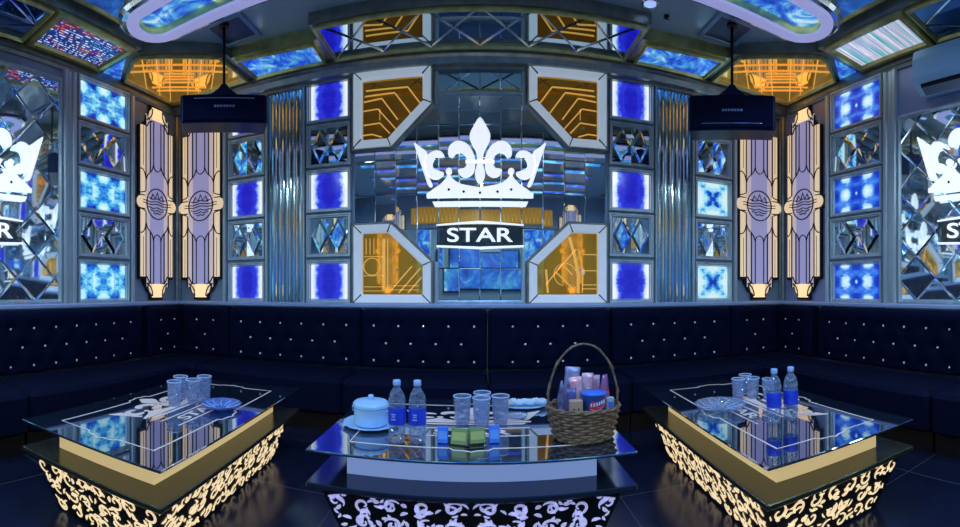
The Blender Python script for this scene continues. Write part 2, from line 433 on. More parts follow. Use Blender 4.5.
# pilasters between wall fields (structure)
def pilaster(name, loc, rz, u0, u1, z0, z1, n=3, m=None):
    wd = (u1-u0)/n; b = MB()
    for i in range(n):
        a = u0+i*wd; d = .05 if i % 2 == 0 else .035
        b.rings([[(a,0,z),(a,-d*.6,z),(a+.2*wd,-d,z),(a+.8*wd,-d,z),(a+wd,-d*.6,z),(a+wd,0,z)][::-1] for z in (z0,z1)], 0, True)
    o = struct(name, b, m or METAL); o.location = loc; o.rotation_euler = (0,0,rz); return o
Z0, Z1 = ZS, ZR-.145
BK = ((0,D,0), 0); LF = ((-W,0,0), pi/2); RT = ((W,0,0), -pi/2)
k = 20
for s in (-1, 1):
    for a, c in ((3.42,3.48),(2.74,2.79),(2.235,2.205),(1.795,1.765)):
        x0, x1 = sorted((s*a, s*c)); pilaster('trim_%d' % k, *BK, x0, x1, Z0, Z1, 1, METALD if a == 3.42 else METAL); k += 1
pilaster('trim_40', *LF, 3.345, 3.40, Z0, ZR-.11, 1); pilaster('trim_41', *LF, 2.44, 2.60, Z0, ZR-.11, 3)
pilaster('trim_42', *RT, -3.40, -3.345, Z0, ZR-.11, 1); pilaster('trim_43', *RT, -2.60, -2.44, Z0, ZR-.11, 3)
pilaster('trim_44', *LF, 4.12, 4.2, Z0, ZR-.11, 1, METALD); pilaster('trim_45', *RT, -4.2, -4.12, Z0, ZR-.11, 1, METALD)

# ---------------------------------------------------------------- glass tiles
ROWS = [EYE+z for z in (1.935, 1.475, 1.015, .555, .0875)]
RN = ['topmost', 'second from top', 'middle', 'fourth from top', 'lowest']
def tile_frame(wd, h):
    b = MB(); o = rect(-wd/2-.052, wd/2+.052, -h/2-.044, h/2+.044)
    b.frame(o, [(0,0),(0,.03),(.006,.045),(.018,.045),(.022,.03),(.032,.03),(.036,.02),(.046,.008)])
    return b
def lit_pane(wd, h):
    b = MB(); x, z = wd/2+.008, h/2+.008
    b.box(-x, x, -.008, 0, -z, z)
    b.quad([(-x,-.0085,-z),(x,-.0085,-z),(x,-.0085,z),(-x,-.0085,z)], 0, [(0,0),(1,0),(1,1),(0,1)])
    return b
def facet_pane(wd, h, rows=1, cols=2):
    """bevelled mirror: rows x cols diamonds with corner triangles"""
    b = MB(); x0, z0 = -wd/2-.006, -h/2-.006; cw, ch = (wd+.012)/cols, (h+.012)/rows
    for i in range(cols):
        for j in range(rows):
            cx, cz = x0+(i+.5)*cw, z0+(j+.5)*ch
            mid = [(cx-cw/2,cz),(cx,cz-ch/2),(cx+cw/2,cz),(cx,cz+ch/2)]
            inn = [(cx+(p[0]-cx)*.72, cz+(p[1]-cz)*.72) for p in mid]
            n = len(b.v)
            b.v += [(p[0],-.006,p[1]) for p in mid]+[(p[0],-.016,p[1]) for p in inn]
            tx, tz = random.uniform(-.003,.003), random.uniform(-.003,.003)
            b.face((n+4,n+5,n+6,n+7))
            for q in range(4): r = (q+1) % 4; b.face((n+q,n+r,n+4+r,n+4+q))
            cs = [(cx-cw/2,cz-ch/2),(cx+cw/2,cz-ch/2),(cx+cw/2,cz+ch/2),(cx-cw/2,cz+ch/2)]
            for q in range(4):
                b.quad([(mid[q][0],-.006,mid[q][1]),(cs[q][0],-.014,cs[q][1]),(mid[(q+1)%4][0],-.006,mid[(q+1)%4][1])])
    return b
def tile_column(base, rz, place, wd, lit, where, pname, nm, facet_mat=MIR):
    h = .355
    fb = tile_frame(wd, h); lb = lit_pane(wd, h)
    protoL = protoF = None
    for i, z in enumerate(ROWS):
        loc = place(z); isl = i % 2 == 0
        lab = ('%s glass tile, %s %s' if isl else '%s mirror tile, %s %s')
        lab = lab % (nm if isl else 'silver', RN[i], where)
        proto = protoL if isl else protoF
        if proto is None:
            t = thing('glowing_glass_tile' if isl else 'bevelled_mirror_tile', lab, 'glass tile' if isl else 'mirror tile', loc, rz, 'framed glass tiles on the walls')
            fb.build('frame', METAL, t)
            if isl: lb.build('pane', lit, t); protoL = t
            else: facet_pane(wd, h, 1, 2).build('mirror', facet_mat, t); protoF = t
        else:
            t = copy_tree(proto); t.location = loc; t['label'] = lab
tile_column(0, pi/2, lambda z: (-W, 2.97, z), .60, T_SPOT, 'on the left wall', 'a', 'cyan and blue spotted')
tile_column(0, -pi/2, lambda z: (W, 2.97, z), .60, T_FLOW, 'on the right wall', 'a', 'blue and white blossom')
tile_column(0, 0, lambda z: (-2.48, D, z), .37, T_OVAL, 'between fluted mirror and cream panel left of crown', 'a', 'blue oval')
tile_column(0, 0, lambda z: (-1.513, D, z), .38, T_OVAL, 'between amber windows and fluted mirror left of crown', 'a', 'ultramarine oval')
tile_column(0, 0, lambda z: (1.513, D, z), .38, T_OVAL, 'between amber windows and fluted mirror right of crown', 'a', 'ultramarine oval')
tile_column(0, 0, lambda z: (2.48, D, z), .37, T_CROSS, 'between fluted mirror and cream panel right of crown', 'a', 'cyan and blue star')

# ---------------------------------------------------------------- fluted mirror columns
def fluted(x0, x1, label):
    t = thing('fluted_mirror', label, 'mirror', ((x0+x1)/2, D, Z0))
    hw = (x1-x0)/2; n = 10; b = MB(); h = Z1-Z0
    pts = []
    for i in range(n):
        a = -hw+2*hw*i/n; c = 2*hw/n
        pts += [(a, .008), (a+.14*c, .022+.004*(i%2)), (a+.5*c, .028), (a+.86*c, .022+.004*((i+1)%2))]
    pts.append((hw, .008))
    m = len(pts); b.v = [(x,-o,z) for z in (0,h) for x,o in pts]
    for i in range(m-1): b.face((i, i+1, m+i+1, m+i))
    b.build('glass_flutes', MIRF, t)
    return t
fluted(-2.20, -1.80, 'tall fluted mirror panel left of the crown, beside the hanging speaker')
fluted(1.80, 2.20, 'tall fluted mirror panel right of the crown, beside the hanging speaker')

# ---------------------------------------------------------------- cream deco panels
def deco_panel(loc, rz, label):
    loc = tuple(loc)
    t = thing('deco_light_panel', label, 'wall light', loc, rz, 'cream deco light panels')
    H = 2.20; hb = .31
    def outl(e):
        c, m_, o = .085+e, .19+e, .272+e
        r = []
        r += [(-c,0-e),(c,0-e),(c,.045)]
        r += [(c+.02,.06),(.15,.075),(.165,.10),(m_,.17),(m_+.01,.21)]
        r += [(o,.24-e),(o,1.0)]
        r += arc(.272,1.09,.062+e,-80,80,8)
        r += [(o,1.18),(o,1.93+e),(m_+.01,1.95),(m_-.01,2.0),(.165,2.05),(.155,2.12),(c+.02,2.14),(c,2.15)]
        r += [(c,H+e)]
        half = r[1:]
        return [( -x, y) for x, y in reversed(half)] + half
    def ol(e):
        p = outl(e); return p[::1]
    b = MB(); b.prism(outl(.024), .002, .035); b.build('backing', DARKL, t)
    b = MB(); b.prism(rect(-.118,.118,.16,2.06), .0355, .042); b.build('lavender_pane', LAV, t)
    for s in (-1,1):
        f = lambda pts: CW([(s*x,y) for x,y in pts])
        b = MB(); b.prism(f([(.120,.19),(.150,.175),(.170,.13),(.192,.12),(.192,2.10),(.170,2.09),(.150,2.045),(.120,2.03)]), .0355, .043); b.build('middle_pane', MIDC, t)
        for z0_, z1_ in ((.245,1.005),(1.175,1.955)):
            b = MB(); b.prism(f(rect(.196,.270,z0_,z1_)), .0355, .047); b.build('side_pane', CREAM, t)
        b = MB(); b.prism(f(arc(.262,1.09,.068,-82,82,12)+[(.196,1.158),(.196,1.022)]), .0355, .050); b.build('round_pane', CREAM, t)
        for z0_, z1_, q in ((.03,.165,1),(2.05,2.185,-1)):
            zz = (z0_+z1_)/2
            b = MB(); b.prism(f([(.088,zz-.06*q),(.125,zz-.03*q),(.150,zz+.05*q),(.122,zz+.06*q),(.088,zz+.07*q)]), .0425, .047); b.build('shoulder_pane', CREAM, t)
    for z0_, z1_ in ((.004,.16),(2.06,2.196)):  # warm panes stand in for the backlight glow at both ends
        b = MB(); b.prism(rect(-.080,.080,z0_,z1_), .0355, .049); b.build('end_glow_pane', CREAMW, t)
    b = MB(); L = lambda pts, wd=.008, cl=False: b.ribbon(pts, wd*1.25, .042, .0515, 0, cl)
    for s in (-1,1):
        f = lambda pts: [(s*x,y) for x,y in pts]
        for q, y0 in ((1,0),(-1,2.2)):
            Y = lambda y: y0+q*y
            L(f([(.062,Y(.16)),(.062,Y(.68))]), .007)
            L(f([(x,Y(y)) for x,y in spl([(.062,.66),(.050,.705),(.022,.725),(0,.735)], 5, False)]), .007)
            L(f([(x,Y(y)) for x,y in spl([(.062,.66),(.085,.72),(.12,.76),(.165,.80),(.19,.86)], 5, False)]), .008)
            L(f([(.119,Y(.18)),(.119,Y(.70)),(.122,Y(.76))]), .010)
            L(f([(.194,Y(.12)),(.194,Y(.98))]), .011)
            L(f([(.233,Y(.25)),(.233,Y(.70))]), .004)
            L(f([(x,Y(y)) for x,y in spl([(.276,.74),(.245,.745),(.215,.78),(.197,.84)], 5, False)]), .010)
            L(f([(x,Y(y)) for x,y in spl([(.276,1.01),(.235,1.0),(.197,.985)], 5, False)]), .010)
            L(f([(x,Y(y)) for x,y in spl([(.085,.165),(.12,.175),(.15,.20),(.17,.235),(.194,.25)], 5, False)]), .010)
            L(f([(x,Y(y)) for x,y in spl([(.08,.02),(.09,.08),(.12,.13),(.155,.15),(.17,.17)], 5, False)]), .012)
    L(arc(0,1.09,.175,0,352,48), .010, True)
    for y, x in ((.985,.06),(1.015,.11),(1.045,.15),(1.085,.24),(1.115,.24),(1.15,.14)): L([(-x,y),(-x*.45,y-.013),(0,y+.005),(x*.45,y-.013),(x,y)], .008)
    L([(-.11,1.13),(-.075,1.20),(-.035,1.145),(0,1.225),(.035,1.145),(.075,1.20),(.11,1.13)], .008)
    b.build('leading', DARKL, t)
    return t
PB = EYE-.09
deco_panel((-3.10, D, PB), 0, 'tall cream and lilac deco panel behind the left speaker, on the back wall')
d0 = deco_panel((-W, 3.76, PB), pi/2, 'tall cream and lilac deco panel on the left wall next to the corner')
for loc, rz, lab in (((3.10, D, PB), 0, 'tall cream and lilac deco panel behind the right speaker, on the back wall'),
                     ((W, 3.76, PB), -pi/2, 'tall cream and lilac deco panel on the right wall next to the corner'),
                     ((-2.35, Y0, PB), pi, 'tall cream and lilac deco panel on the wall behind the viewer, right of the screen'),
                     ((2.35, Y0, PB), pi, 'tall cream and lilac deco panel on the wall behind the viewer, left of the screen')):
    c = copy_tree(d0); c.location = loc; c.rotation_euler = (0,0,rz); c['label'] = lab

# ---------------------------------------------------------------- amber windows
def window(s, up, label):
    # local outline for the top-left pane: square with the inner lower corner cut
    P = [(-1.235,1.40),(-.86,1.40),(-.47,1.79),(-.47,2.15),(-1.235,2.15)]
    if not up: P = [(x, 1.40+.645-(z)+0) for x, z in P]; P = [(x, z-0) for x, z in P][::-1]
    if not up:
        P = [(-1.235,-.125),(-.47,-.125),(-.47,.27),(-.86,.64),(-1.235,.64)]
    cx = -.85; cz = min(p[1] for p in P)
    P = [(x-cx, z-cz) for x, z in P]
    if s > 0: P = [(-x, z) for x, z in P][::-1]
    t = thing('amber_window', label, 'window panel', (s*.85, D, EYE+cz), 0, 'amber mirror windows around the crown')
    b = MB(); b.frame(inset(P, -.028), [(-.0,.002),(0,.05),(.008,.06),(.018,.06),(.028,.05)]); b.build('outer_frame', METALD, t)
    b = MB(); b.frame(P, [(0,.03),(0,.066),(.010,.078),(.066,.068),(.080,.045),(.080,.012)]); b.build('pale_frame', WHITEF, t)
    for q, i_ in zip(P, inset(P, .08)):
        b = MB(); b.ribbon([q, i_], .009, .06, .081); b.build('mitre_joint', DARKL, t)
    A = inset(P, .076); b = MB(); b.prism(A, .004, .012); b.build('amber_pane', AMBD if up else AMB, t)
    b = MB()  # glowing lines paint in what the amber mirror reflects
    x0, x1 = min(p[0] for p in A), max(p[0] for p in A); z0, z1 = min(p[1] for p in A), max(p[1] for p in A)
    o = -s
    def inside(p):
        k = len(A); 
        return all((A[(i+1)%k][0]-A[i][0])*(p[1]-A[i][1])-(A[(i+1)%k][1]-A[i][1])*(p[0]-A[i][0]) > .004 for i in range(k))
    def line(pts, wd=.012):
        pts2 = []
        for a_, c_ in zip(pts[:-1], pts[1:]):
            for q in range(12): pts2.append((a_[0]+(c_[0]-a_[0])*q/12, a_[1]+(c_[1]-a_[1])*q/12))
        pts2.append(pts[-1]); run = []
        for p in pts2+[(99,99)]:
            if inside(p): run.append(p)
            else:
                if len(run) > 1: b.ribbon(run, wd, .012, .017)
                run = []
    xo = -s*-1*0
    f = (lambda u: x0+u) if s < 0 else (lambda u: x1-u)   # u from the outer side
    if up:
        for k_, zz in enumerate((.50,.455,.41)): line([(f(0),z0+zz-.01*k_),(f(.46-.13*k_),z0+zz),(f(.62-.13*k_),z0+zz-.22)], .014)
        line([(f(0),z0+.30),(f(.16),z0+.31),(f(.34),z0+.10)]); line([(f(0),z0+.16),(f(.18),z0+.17),(f(.28),z0+.06)], .012)
        line([(f(0),z0+.06),(f(.1),z0+.065),(f(.2),z0+.03)])
        line([(f(.18),z0+.31),(f(.18),z0+.2)], .006)
    elif s < 0:
        line([(f(.22),z0),(f(.22),z0+.55)], .03); line([(f(.26),z0+.55),(f(.26),z0)], .008)
        line(arc(f(.10),z0+.28,.085,0,360,20), .008)
        for zz in (.04,.08,.19,.38): line([(f(0),z0+zz),(f(.22),z0+zz)], .007)
        for q in (0,.1,.19): line([(f(.27+q),z0+.02+.0*q),(f(.5+q),z0+.28)], .012)
        for zz in (.05,.09): line([(f(.26),z0+zz),(f(.6),z0+zz)], .007)
        for uu in (.04,.08,.12,.16): line([(f(uu),z0+.40),(f(uu),z0+.56)], .006)
    else:
        line([(f(.20),z0),(f(.20),z0+.2),(f(.24),z0+.4),(f(.30),z0+.6)], .03); line([(f(.16),z0),(f(.15),z0+.25),(f(.2),z0+.45)], .01)
        for zz in (.06,.10,.24,.40): line([(f(0),z0+zz),(f(.16),z0+zz)], .009)
        line([(f(.22),z0+.45),(f(.4),z0+.25)], .012); line([(f(.26),z0+.2),(f(.36),z0+.3),(f(.52),z0+.1)], .012)
        line([(f(.5),z0),(f(.52),z0+.25)], .02); line([(f(.24),z0+.05),(f(.42),z0+.22)], .012)
        line(arc(f(.33),z0+.2,.11,20,260,16), .008)
    b.build('gold_glow_lines', GOLDL, t)
window(-1, True, 'amber window panel with pale frame, above and left of the crown')
window(1, True, 'amber window panel with pale frame, above and right of the crown')
window(-1, False, 'amber window panel with pale frame, below and left of the crown')
window(1, False, 'amber window panel with pale frame, below and right of the crown')

# ---------------------------------------------------------------- mirrors made of cells
def tilt_cell(b, poly, w, rim=.012, tilt=.006, h=.004):
    if len(poly) < 3: return
    ar = sum(poly[i][0]*poly[(i+1)%len(poly)][1]-poly[(i+1)%len(poly)][0]*poly[i][1] for i in range(len(poly)))
    if abs(ar) < 4e-4: return
    if ar < 0: poly = poly[::-1]
    cx = sum(p[0] for p in poly)/len(poly); cy = sum(p[1] for p in poly)/len(poly)
    tx, ty = random.gauss(0,tilt), random.gauss(0,tilt)
    try: I = inset(poly, rim)
    except Exception: return
    n = len(b.v); k = len(poly)
    b.v += [(p[0],-w,p[1]) for p in poly] + [(p[0],-(w+h+(p[0]-cx)*tx+(p[1]-cy)*ty),p[1]) for p in I]
    b.face([n+k+i for i in range(k)])
    for i in range(k): j = (i+1)%k; b.face((n+i,n+j,n+k+j,n+k+i))
t = thing('wall_mirror', 'large blocky mirror behind the white crown in the centre of the back wall', 'mirror', (0, D, Z0))
b = MB()
xs = [-1.24,-1.03,-.82,-.61,-.40,-.2,0,.2,.40,.61,.82,1.03,1.24]; zs = [0,.34,.72,1.06,1.40,1.72,2.02,Z1-Z0]
for i in range(len(xs)-1):
    for j in range(len(zs)-1): tilt_cell(b, rect(xs[i],xs[i+1],zs[j],zs[j+1]), .006, .006, .008)
b.build('mirror_cells', MIR, t)
for rr in (rect(-.44,-.40,0,.40), rect(.40,.44,0,.40), rect(-.44,-.40,1.92,Z1-Z0), rect(.40,.44,1.92,Z1-Z0), rect(-.40,.40,2.01,2.04), rect(-.40,.40,0,.03)):
    b = MB(); b.frame(rr, [(0,.005),(0,.03),(.01,.035),(.015,.035)]); b.prism(inset(rr,.014), .005, .034); b.build('mirror_trim', METAL, t)

# crown emblem and STAR sign ------------------------------------------------
SC = .002744
def cp(p): return ((p[0]-279)*SC, (290-(110+p[1]/3.51))/436*4.2)
def crown_polys():
    P = []
    half = []
    half.append(spl([(47,113),(70,130),(93,148),(87,175),(92,215),(112,262),(98,264),(80,215),(62,160)], 4))
    half.append(spl([(155,166),(143,147),(120,144),(96,158),(84,190),(92,222),(115,241),(140,238),(152,222),(136,215),(118,206),(112,188),(120,170),(136,166)], 5))
    half.append(spl([(168,158),(172,130),(192,113),(216,113),(240,128),(258,160),(262,190),(256,220),(238,236),(216,234),(202,214),(212,208),(226,205),(234,186),(228,162),(210,150),(192,156),(182,170)], 5))
    half.append([(170+11*cos(a*pi/8), 216+11*sin(a*pi/8)) for a in range(16)])
    for h in half: P.append(h); P.append([(558-x, y) for x, y in h])
    P.append(spl([(279,30),(300,58),(315,92),(306,122),(292,150),(289,190),(296,218),(294,240),(279,262),(264,240),(262,218),(269,190),(266,150),(252,122),(243,92),(258,58)], 5))
    P.append([(228,178),(330,178),(330,187),(228,187)])
    base = spl([(170,222),(184,243),(215,262),(279,274)], 6, False)
    base = [(97,292),(112,280),(140,262)] + spl([(150,252),(162,238),(168,222)], 4, False) + base
    R_ = [(558-x, y) for x, y in base[::-1]]
    P.append(base + R_[1:] + [(466,292),(466,308),(92,308),(92,292)])
    P.append([(112,322),(448,322),(440,339),(120,339)])
    return P
CROWN = [[cp(p) for p in q] for q in crown_polys()]
_CW = lambda q: q if sum(q[i][0]*q[(i+1)%len(q)][1]-q[(i+1)%len(q)][0]*q[i][1] for i in range(len(q))) > 0 else q[::-1]
CROWN = [CW(q) for q in CROWN]
def text_mesh(txt, size_x, size_z, depth):
    cu = bpy.data.curves.new('lettering', 'FONT'); cu.body = txt; cu.extrude = depth/2; cu.align_x = 'CENTER'; cu.offset = .012
    o = bpy.data.objects.new('lettering', cu); C.objects.link(o); bpy.context.view_layer.update()
    me = bpy.data.meshes.new_from_object(o.evaluated_get(bpy.context.evaluated_depsgraph_get()))
    bpy.data.objects.remove(o); bpy.data.curves.remove(cu)
    xs = [v.co.x for v in me.vertices]; ys = [v.co.y for v in me.vertices]
    sx, sz = size_x/(max(xs)-min(xs)), size_z/(max(ys)-min(ys)); cx = (max(xs)+min(xs))/2; y0 = min(ys)
    for v in me.vertices: v.co = ((v.co.x-cx)*sx, -v.co.z, (v.co.y-y0)*sz)
    return me
def add_text(name, me, m, parent, loc):
    me = me.copy(); me.materials.clear(); me.materials.append(m)
    o = bpy.data.objects.new(name, me); C.objects.link(o); o.parent = parent; o.location = loc; return o
STAR_ME = text_mesh('STAR', .63, .135, .012)
def emblem(base, rz, out, lab1, lab2, dx=0):
    t = thing('crown_emblem', lab1, 'emblem', base, rz)
    b = MB()
    for q in CROWN: b.prism(q, out, out+.014)
    b.build('crown', LETTER, t)
    for x, y in ((170,281),(222,289),(279,293),(340,289),(388,281)):
        b = MB(); p = cp((x,y)); b.prism([(p[0]+.013*cos(a*pi/5), p[1]+.013*sin(a*pi/5)) for a in range(10)], out+.014, out+.0155); b.build('stud', DARKL, t)
    t = thing('name_sign', lab2, 'sign', base, rz)
    z = lambda y: cp((0,y))[1]; x = lambda v: (v-279)*SC
    b = MB(); b.prism([(x(128),z(480)),(x(430),z(480)),(x(430),z(402)),(x(128),z(402))], out, out+.006); b.build('sign_plate', SIGNBK, t)
    add_text('lettering', STAR_ME, LETTER, t, (x(279), -(out+.012), z(464)))
    b = MB()
    b.prism([(x(127),z(407)),(x(279),z(399)),(x(432),z(407)),(x(432),z(402)),(x(279),z(390)),(x(127),z(402))], out+.0, out+.014)
    b.prism([(x(127),z(475)),(x(127),z(481)),(x(279),z(489)),(x(432),z(481)),(x(432),z(475)),(x(279),z(481))], out+.0, out+.014)
    b.build('sign_bar', LETTER, t)
emblem((0,D,EYE), 0, .02, 'large white crown emblem with a lily on the back wall mirror', 'white STAR sign with two bars under the large crown on the back wall')
emblem((-W,1.55,EYE), pi/2, .047, 'white crown emblem on the left wall mirror, partly cut by the picture edge', 'white STAR sign under the crown on the left wall mirror')
emblem((W,1.55,EYE), -pi/2, .047, 'white crown emblem on the right wall mirror, partly cut by the picture edge', 'white STAR sign under the crown on the right wall mirror')

# side mirrors with diamond facets
def side_mirror(loc, rz, u0, u1, ztop, label):
    t = thing('diamond_mirror', label, 'mirror', loc, rz)
    b = MB(); h = ztop-ZS-.05; pw, ph = .42, .42
    i0 = int(u0/pw*2)-2
    nx = int((u1-u0)/pw*2)+6; nz = int(h/ph*2)+3
    for i in range(nx):
        for j in range(nz):
            if (i+j) % 2: continue
            cx = u0+(i-1)*pw/2; cz = .03+(j-1)*ph/2
            p = clip([(cx-pw/2,cz),(cx,cz-ph/2),(cx+pw/2,cz),(cx,cz+ph/2)], u0+.03, u1-.03, .03, h-.03)
            if p:
                q = []
                for pt in p:
                    if not q or math.hypot(pt[0]-q[-1][0], pt[1]-q[-1][1]) > .002: q.append(pt)
                if len(q) > 2 and math.hypot(q[0][0]-q[-1][0], q[0][1]-q[-1][1]) < .002: q.pop()
                tilt_cell(b, q, .010, .013, .038, .006)
    b.build('mirror_facets', MIRD, t)
    b = MB(); b.frame(rect(u0,u1,0,h), [(0,0),(0,.03),(.012,.04),(.022,.04),(.035,.012)]); b.build('frame', METAL, t)
    return t
side_mirror((-W,0,ZS), pi/2, -.6, 2.43, EYE+2.10, 'diamond-cut mirror with metal frame covering the left wall')
side_mirror((W,0,ZS), -pi/2, -2.43, .6, EYE+1.73, 'diamond-cut mirror with metal frame under the air conditioner')

# ---------------------------------------------------------------- ceiling mirrors, bars, lamps
def ceil_panel(name, label, cat, poly, m, s=1, cell=None, bar=None, uv=False, fr=True, fw=.034):
    p = [(s*x, y) for x, y in poly]
    if sum(p[i][0]*p[(i+1)%len(p)][1]-p[(i+1)%len(p)][0]*p[i][1] for i in range(len(p))) < 0: p = p[::-1]
    cx = sum(q[0] for q in p)/len(p); cy = sum(q[1] for q in p)/len(p)
    t = thing(name, label, cat, (cx, cy, ZR))
    p = [(x-cx, y-cy) for x, y in p]
    b = MB(); I = inset(p, fw-.004) if fr else p
    if uv:
        n = len(b.v); b.v += [(x,y,0) for x,y in I]
        x0, x1 = min(q[0] for q in I), max(q[0] for q in I); y0, y1 = min(q[1] for q in I), max(q[1] for q in I)
        b.face([n+i for i in reversed(range(len(I)))], 0, [((q[1]-y0)/(y1-y0), (q[0]-x0)/(x1-x0)) for q in reversed(I)])
    else: b.rings([[(x,y,z) for x,y in I] for z in (0,.008)], 0, True)
    b.build('panel_glass', m, t)
    if fr:
        b = MB(); b.rings([[(x,y,z) for x,y in inset(p, i_)] for i_, z in ((0,.01),(0,-.012),(.008,-.02-fw*.2),(fw-.012,-.02-fw*.2),(fw,-.001))], 0, False); b.build('frame', GOLDM, t)
    if cell:
        b = MB()
        for pts in cell:
            q = [Vector((s*x-cx, y-cy, -.006)) for x, y in pts]
            b.tube(q, .006, 4, sm=False)
        b.build('bevel_line' if not bar else bar, CHROME if not bar else GOLDL, t)
    return t
xsX = []
for i in range(-3, 3):
    a = i*.45; xsX += [[(a+.0,3.46),(a+.45,4.0)], [(a+.45,3.46),(a,4.0)]]
ceil_panel('ceiling_mirror', 'long ceiling mirror with crossed lines above the crown wall', 'ceiling mirror', [(-1.40,3.46),(1.40,3.46),(1.40,4.04),(-1.40,4.04)], MIR, 1, xsX)
for s, n in ((-1,'left'),(1,'right')):
    side = 'left' if s < 0 else 'right'
    ceil_panel('painted_blue_mirror', 'blue ceiling mirror with painted reflection beside the long ceiling mirror, %s of the crown' % side, 'ceiling light', [(1.48,3.69),(2.28,3.61),(2.28,4.04),(1.48,4.04)], MARC, s)  # emissive marbling painted in place of this mirror's reflections
    AP = inset(CW([(2.36,3.47),(2.95,2.98),(3.06,2.98),(3.42,3.2),(3.42,4.03),(2.36,4.03)]), .035)
    th = .69; dr = (sin(th), cos(th)); dp = (cos(th), -sin(th)); c0 = (2.66*1.0, 3.22)
    def runs(p0, d, l):
        run = []; out = []
        for q in range(61):
            p = (p0[0]+d[0]*l*q/60, p0[1]+d[1]*l*q/60)
            if all((AP[(i+1)%6][0]-AP[i][0])*(p[1]-AP[i][1])-(AP[(i+1)%6][1]-AP[i][1])*(p[0]-AP[i][0]) > 0 for i in range(6)): run.append(p)
        return [run[0], run[-1]] if len(run) > 2 else None
    gl = []  # glowing lines drawn for the wall panels' reflection in the ceiling mirror
    for o in (-.36,-.22,-.10,.10,.22,.36): gl.append(runs((c0[0]+dp[0]*o-dr[0]*.4, c0[1]+dp[1]*o-dr[1]*.4), dr, 1.8))
    for o, hw in ((.18,.5),(.30,.5),(.36,.16),(.42,.16),(.48,.16),(.55,.22),(.66,.3),(.74,.25)): gl.append(runs((c0[0]+dr[0]*o-dp[0]*hw, c0[1]+dr[1]*o-dp[1]*hw), dp, 2*hw))
    gl = [q for q in gl if q]
    ceil_panel('amber_ceiling_mirror', 'golden amber mirror on the ceiling in the %s back corner' % side, 'ceiling mirror', [(2.36,3.47),(2.95,2.98),(3.06,2.98),(3.42,3.2),(3.42,4.03),(2.36,4.03)], AMBC, s, gl, 'gold_glow_lines')
    ceil_panel('ceiling_glass_wedge', 'small pale blue glass wedge on the ceiling above the %s wall tiles' % side, 'ceiling light', [(3.10,2.93),(3.43,2.93),(3.43,3.17)], MARC, s, fr=False)
    ceil_panel('led_display', ('ceiling mirror with painted red, white and blue reflections along the left wall' if s < 0 else 'ceiling mirror with painted pale cyan and pink reflections along the right wall'), 'display',
               [(2.88,2.0),(3.42,2.0),(3.42,2.86),(2.88,2.86)], REFLD if s < 0 else REFLS, s, uv=True, fw=.06)
    ceil_panel('ceiling_mirror', 'dark ceiling mirror beyond the painted mirror along the %s wall' % side, 'ceiling mirror', [(2.90,1.0),(3.42,1.0),(3.42,1.97),(2.90,1.97)], MIRB, s,
               [[(2.92,1.5),(3.16,1.95)],[(3.16,1.95),(3.40,1.5)],[(2.92,1.5),(3.16,1.05)],[(3.16,1.05),(3.4,1.5)]])
    # blue mirrors on the tray, reflections painted as glowing marbling
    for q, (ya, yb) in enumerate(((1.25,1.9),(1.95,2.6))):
        t = ceil_panel('painted_ceiling_mirror', 'blue ceiling mirror with painted reflections on the %s, %s' % (side, 'close to the picture edge' if q == 0 else 'beside the end of the long lamp'), 'ceiling light',
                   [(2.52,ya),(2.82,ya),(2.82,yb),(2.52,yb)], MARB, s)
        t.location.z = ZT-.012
    # square grey panel
    t = thing('ceiling_vent', 'square pale-rimmed ceiling panel above the %s speaker' % side, 'vent', (s*2.13, 3.34, ZT))
    b = MB(); b.rings([[(x,y,z) for x,y in inset(rect(-.2,.2,-.2,.2), i_)] for i_, z in ((0,0),(0,-.02),(.04,-.02),(.05,-.006))], 0, False); b.build('rim', mat('vent_rim_'+side, (.22,.34,.50), .3, .2), t)
    b = MB(); b.box(-.155,.155,-.155,.155,-.012,0); b.build('vent_plate', mat('vent_plate_'+side, (.04,.07,.15), .3, .3), t)

# racetrack lamp
t = thing('racetrack_ceiling_lamp', 'long oval ceiling lamp with glowing lilac ring and mirrored centre', 'lamp', (0, 2.41, EYE+2.0))
def stad(hx, hy, n=14):
    return [(hx-hy+hy*cos(a), hy*sin(a)) for a in [(-pi/2+pi*i/n) for i in range(n+1)]] + [(-(hx-hy)+hy*cos(a), hy*sin(a)) for a in [(pi/2+pi*i/n) for i in range(n+1)]]
def sring(specs, m, nm, caps=False):
    b = MB(); b.rings([[(x,y,z) for x,y in stad(2.42+hy-.21, hy)] for hy, z in specs], 0, caps); return b.build(nm, m, t)
sring([(.27,.36),(.27,.08),(.285,.06),(.285,.02),(.26,.0),(.225,-.005)], CHROME, 'outer_rim')
sring([(.225,-.005),(.222,-.02),(.14,-.02),(.13,-.004)], RACE, 'lilac_diffuser')
sring([(.13,-.004),(.125,.05)], GOLDM, 'inner_rim')
b = MB(); b.rings([[(x,y,z) for x,y in stad(2.42+.126-.21, .126)] for z in (.05,.06)], 0, True); b.build('inner_mirror', MARC, t)  # mirror centre carries an emissive pattern instead of real reflections
for q, (yy, lab) in enumerate(((.55,'blue ceiling light strip nearest the long lamp, behind the viewer'),(-.35,'blue ceiling light strip second from the long lamp, behind the viewer'),(-1.0,'blue ceiling light strip third from the long lamp, behind the viewer'),(-1.9,'blue ceiling light strip nearest the television wall'))):
    t = thing('ceiling_light_strip', lab, 'ceiling light', (0, yy, ZT), 0, 'blue ceiling light strips')
    b = MB(); b.bevbox(-2.2,2.2,-.10,.10,-.03,0,.008); b.build('strip_case', CHROME, t)
    b = MB(); b.box(-2.15,2.15,-.07,.07,-.034,-.03); b.build('strip_glass', STRIPM[q%2], t)
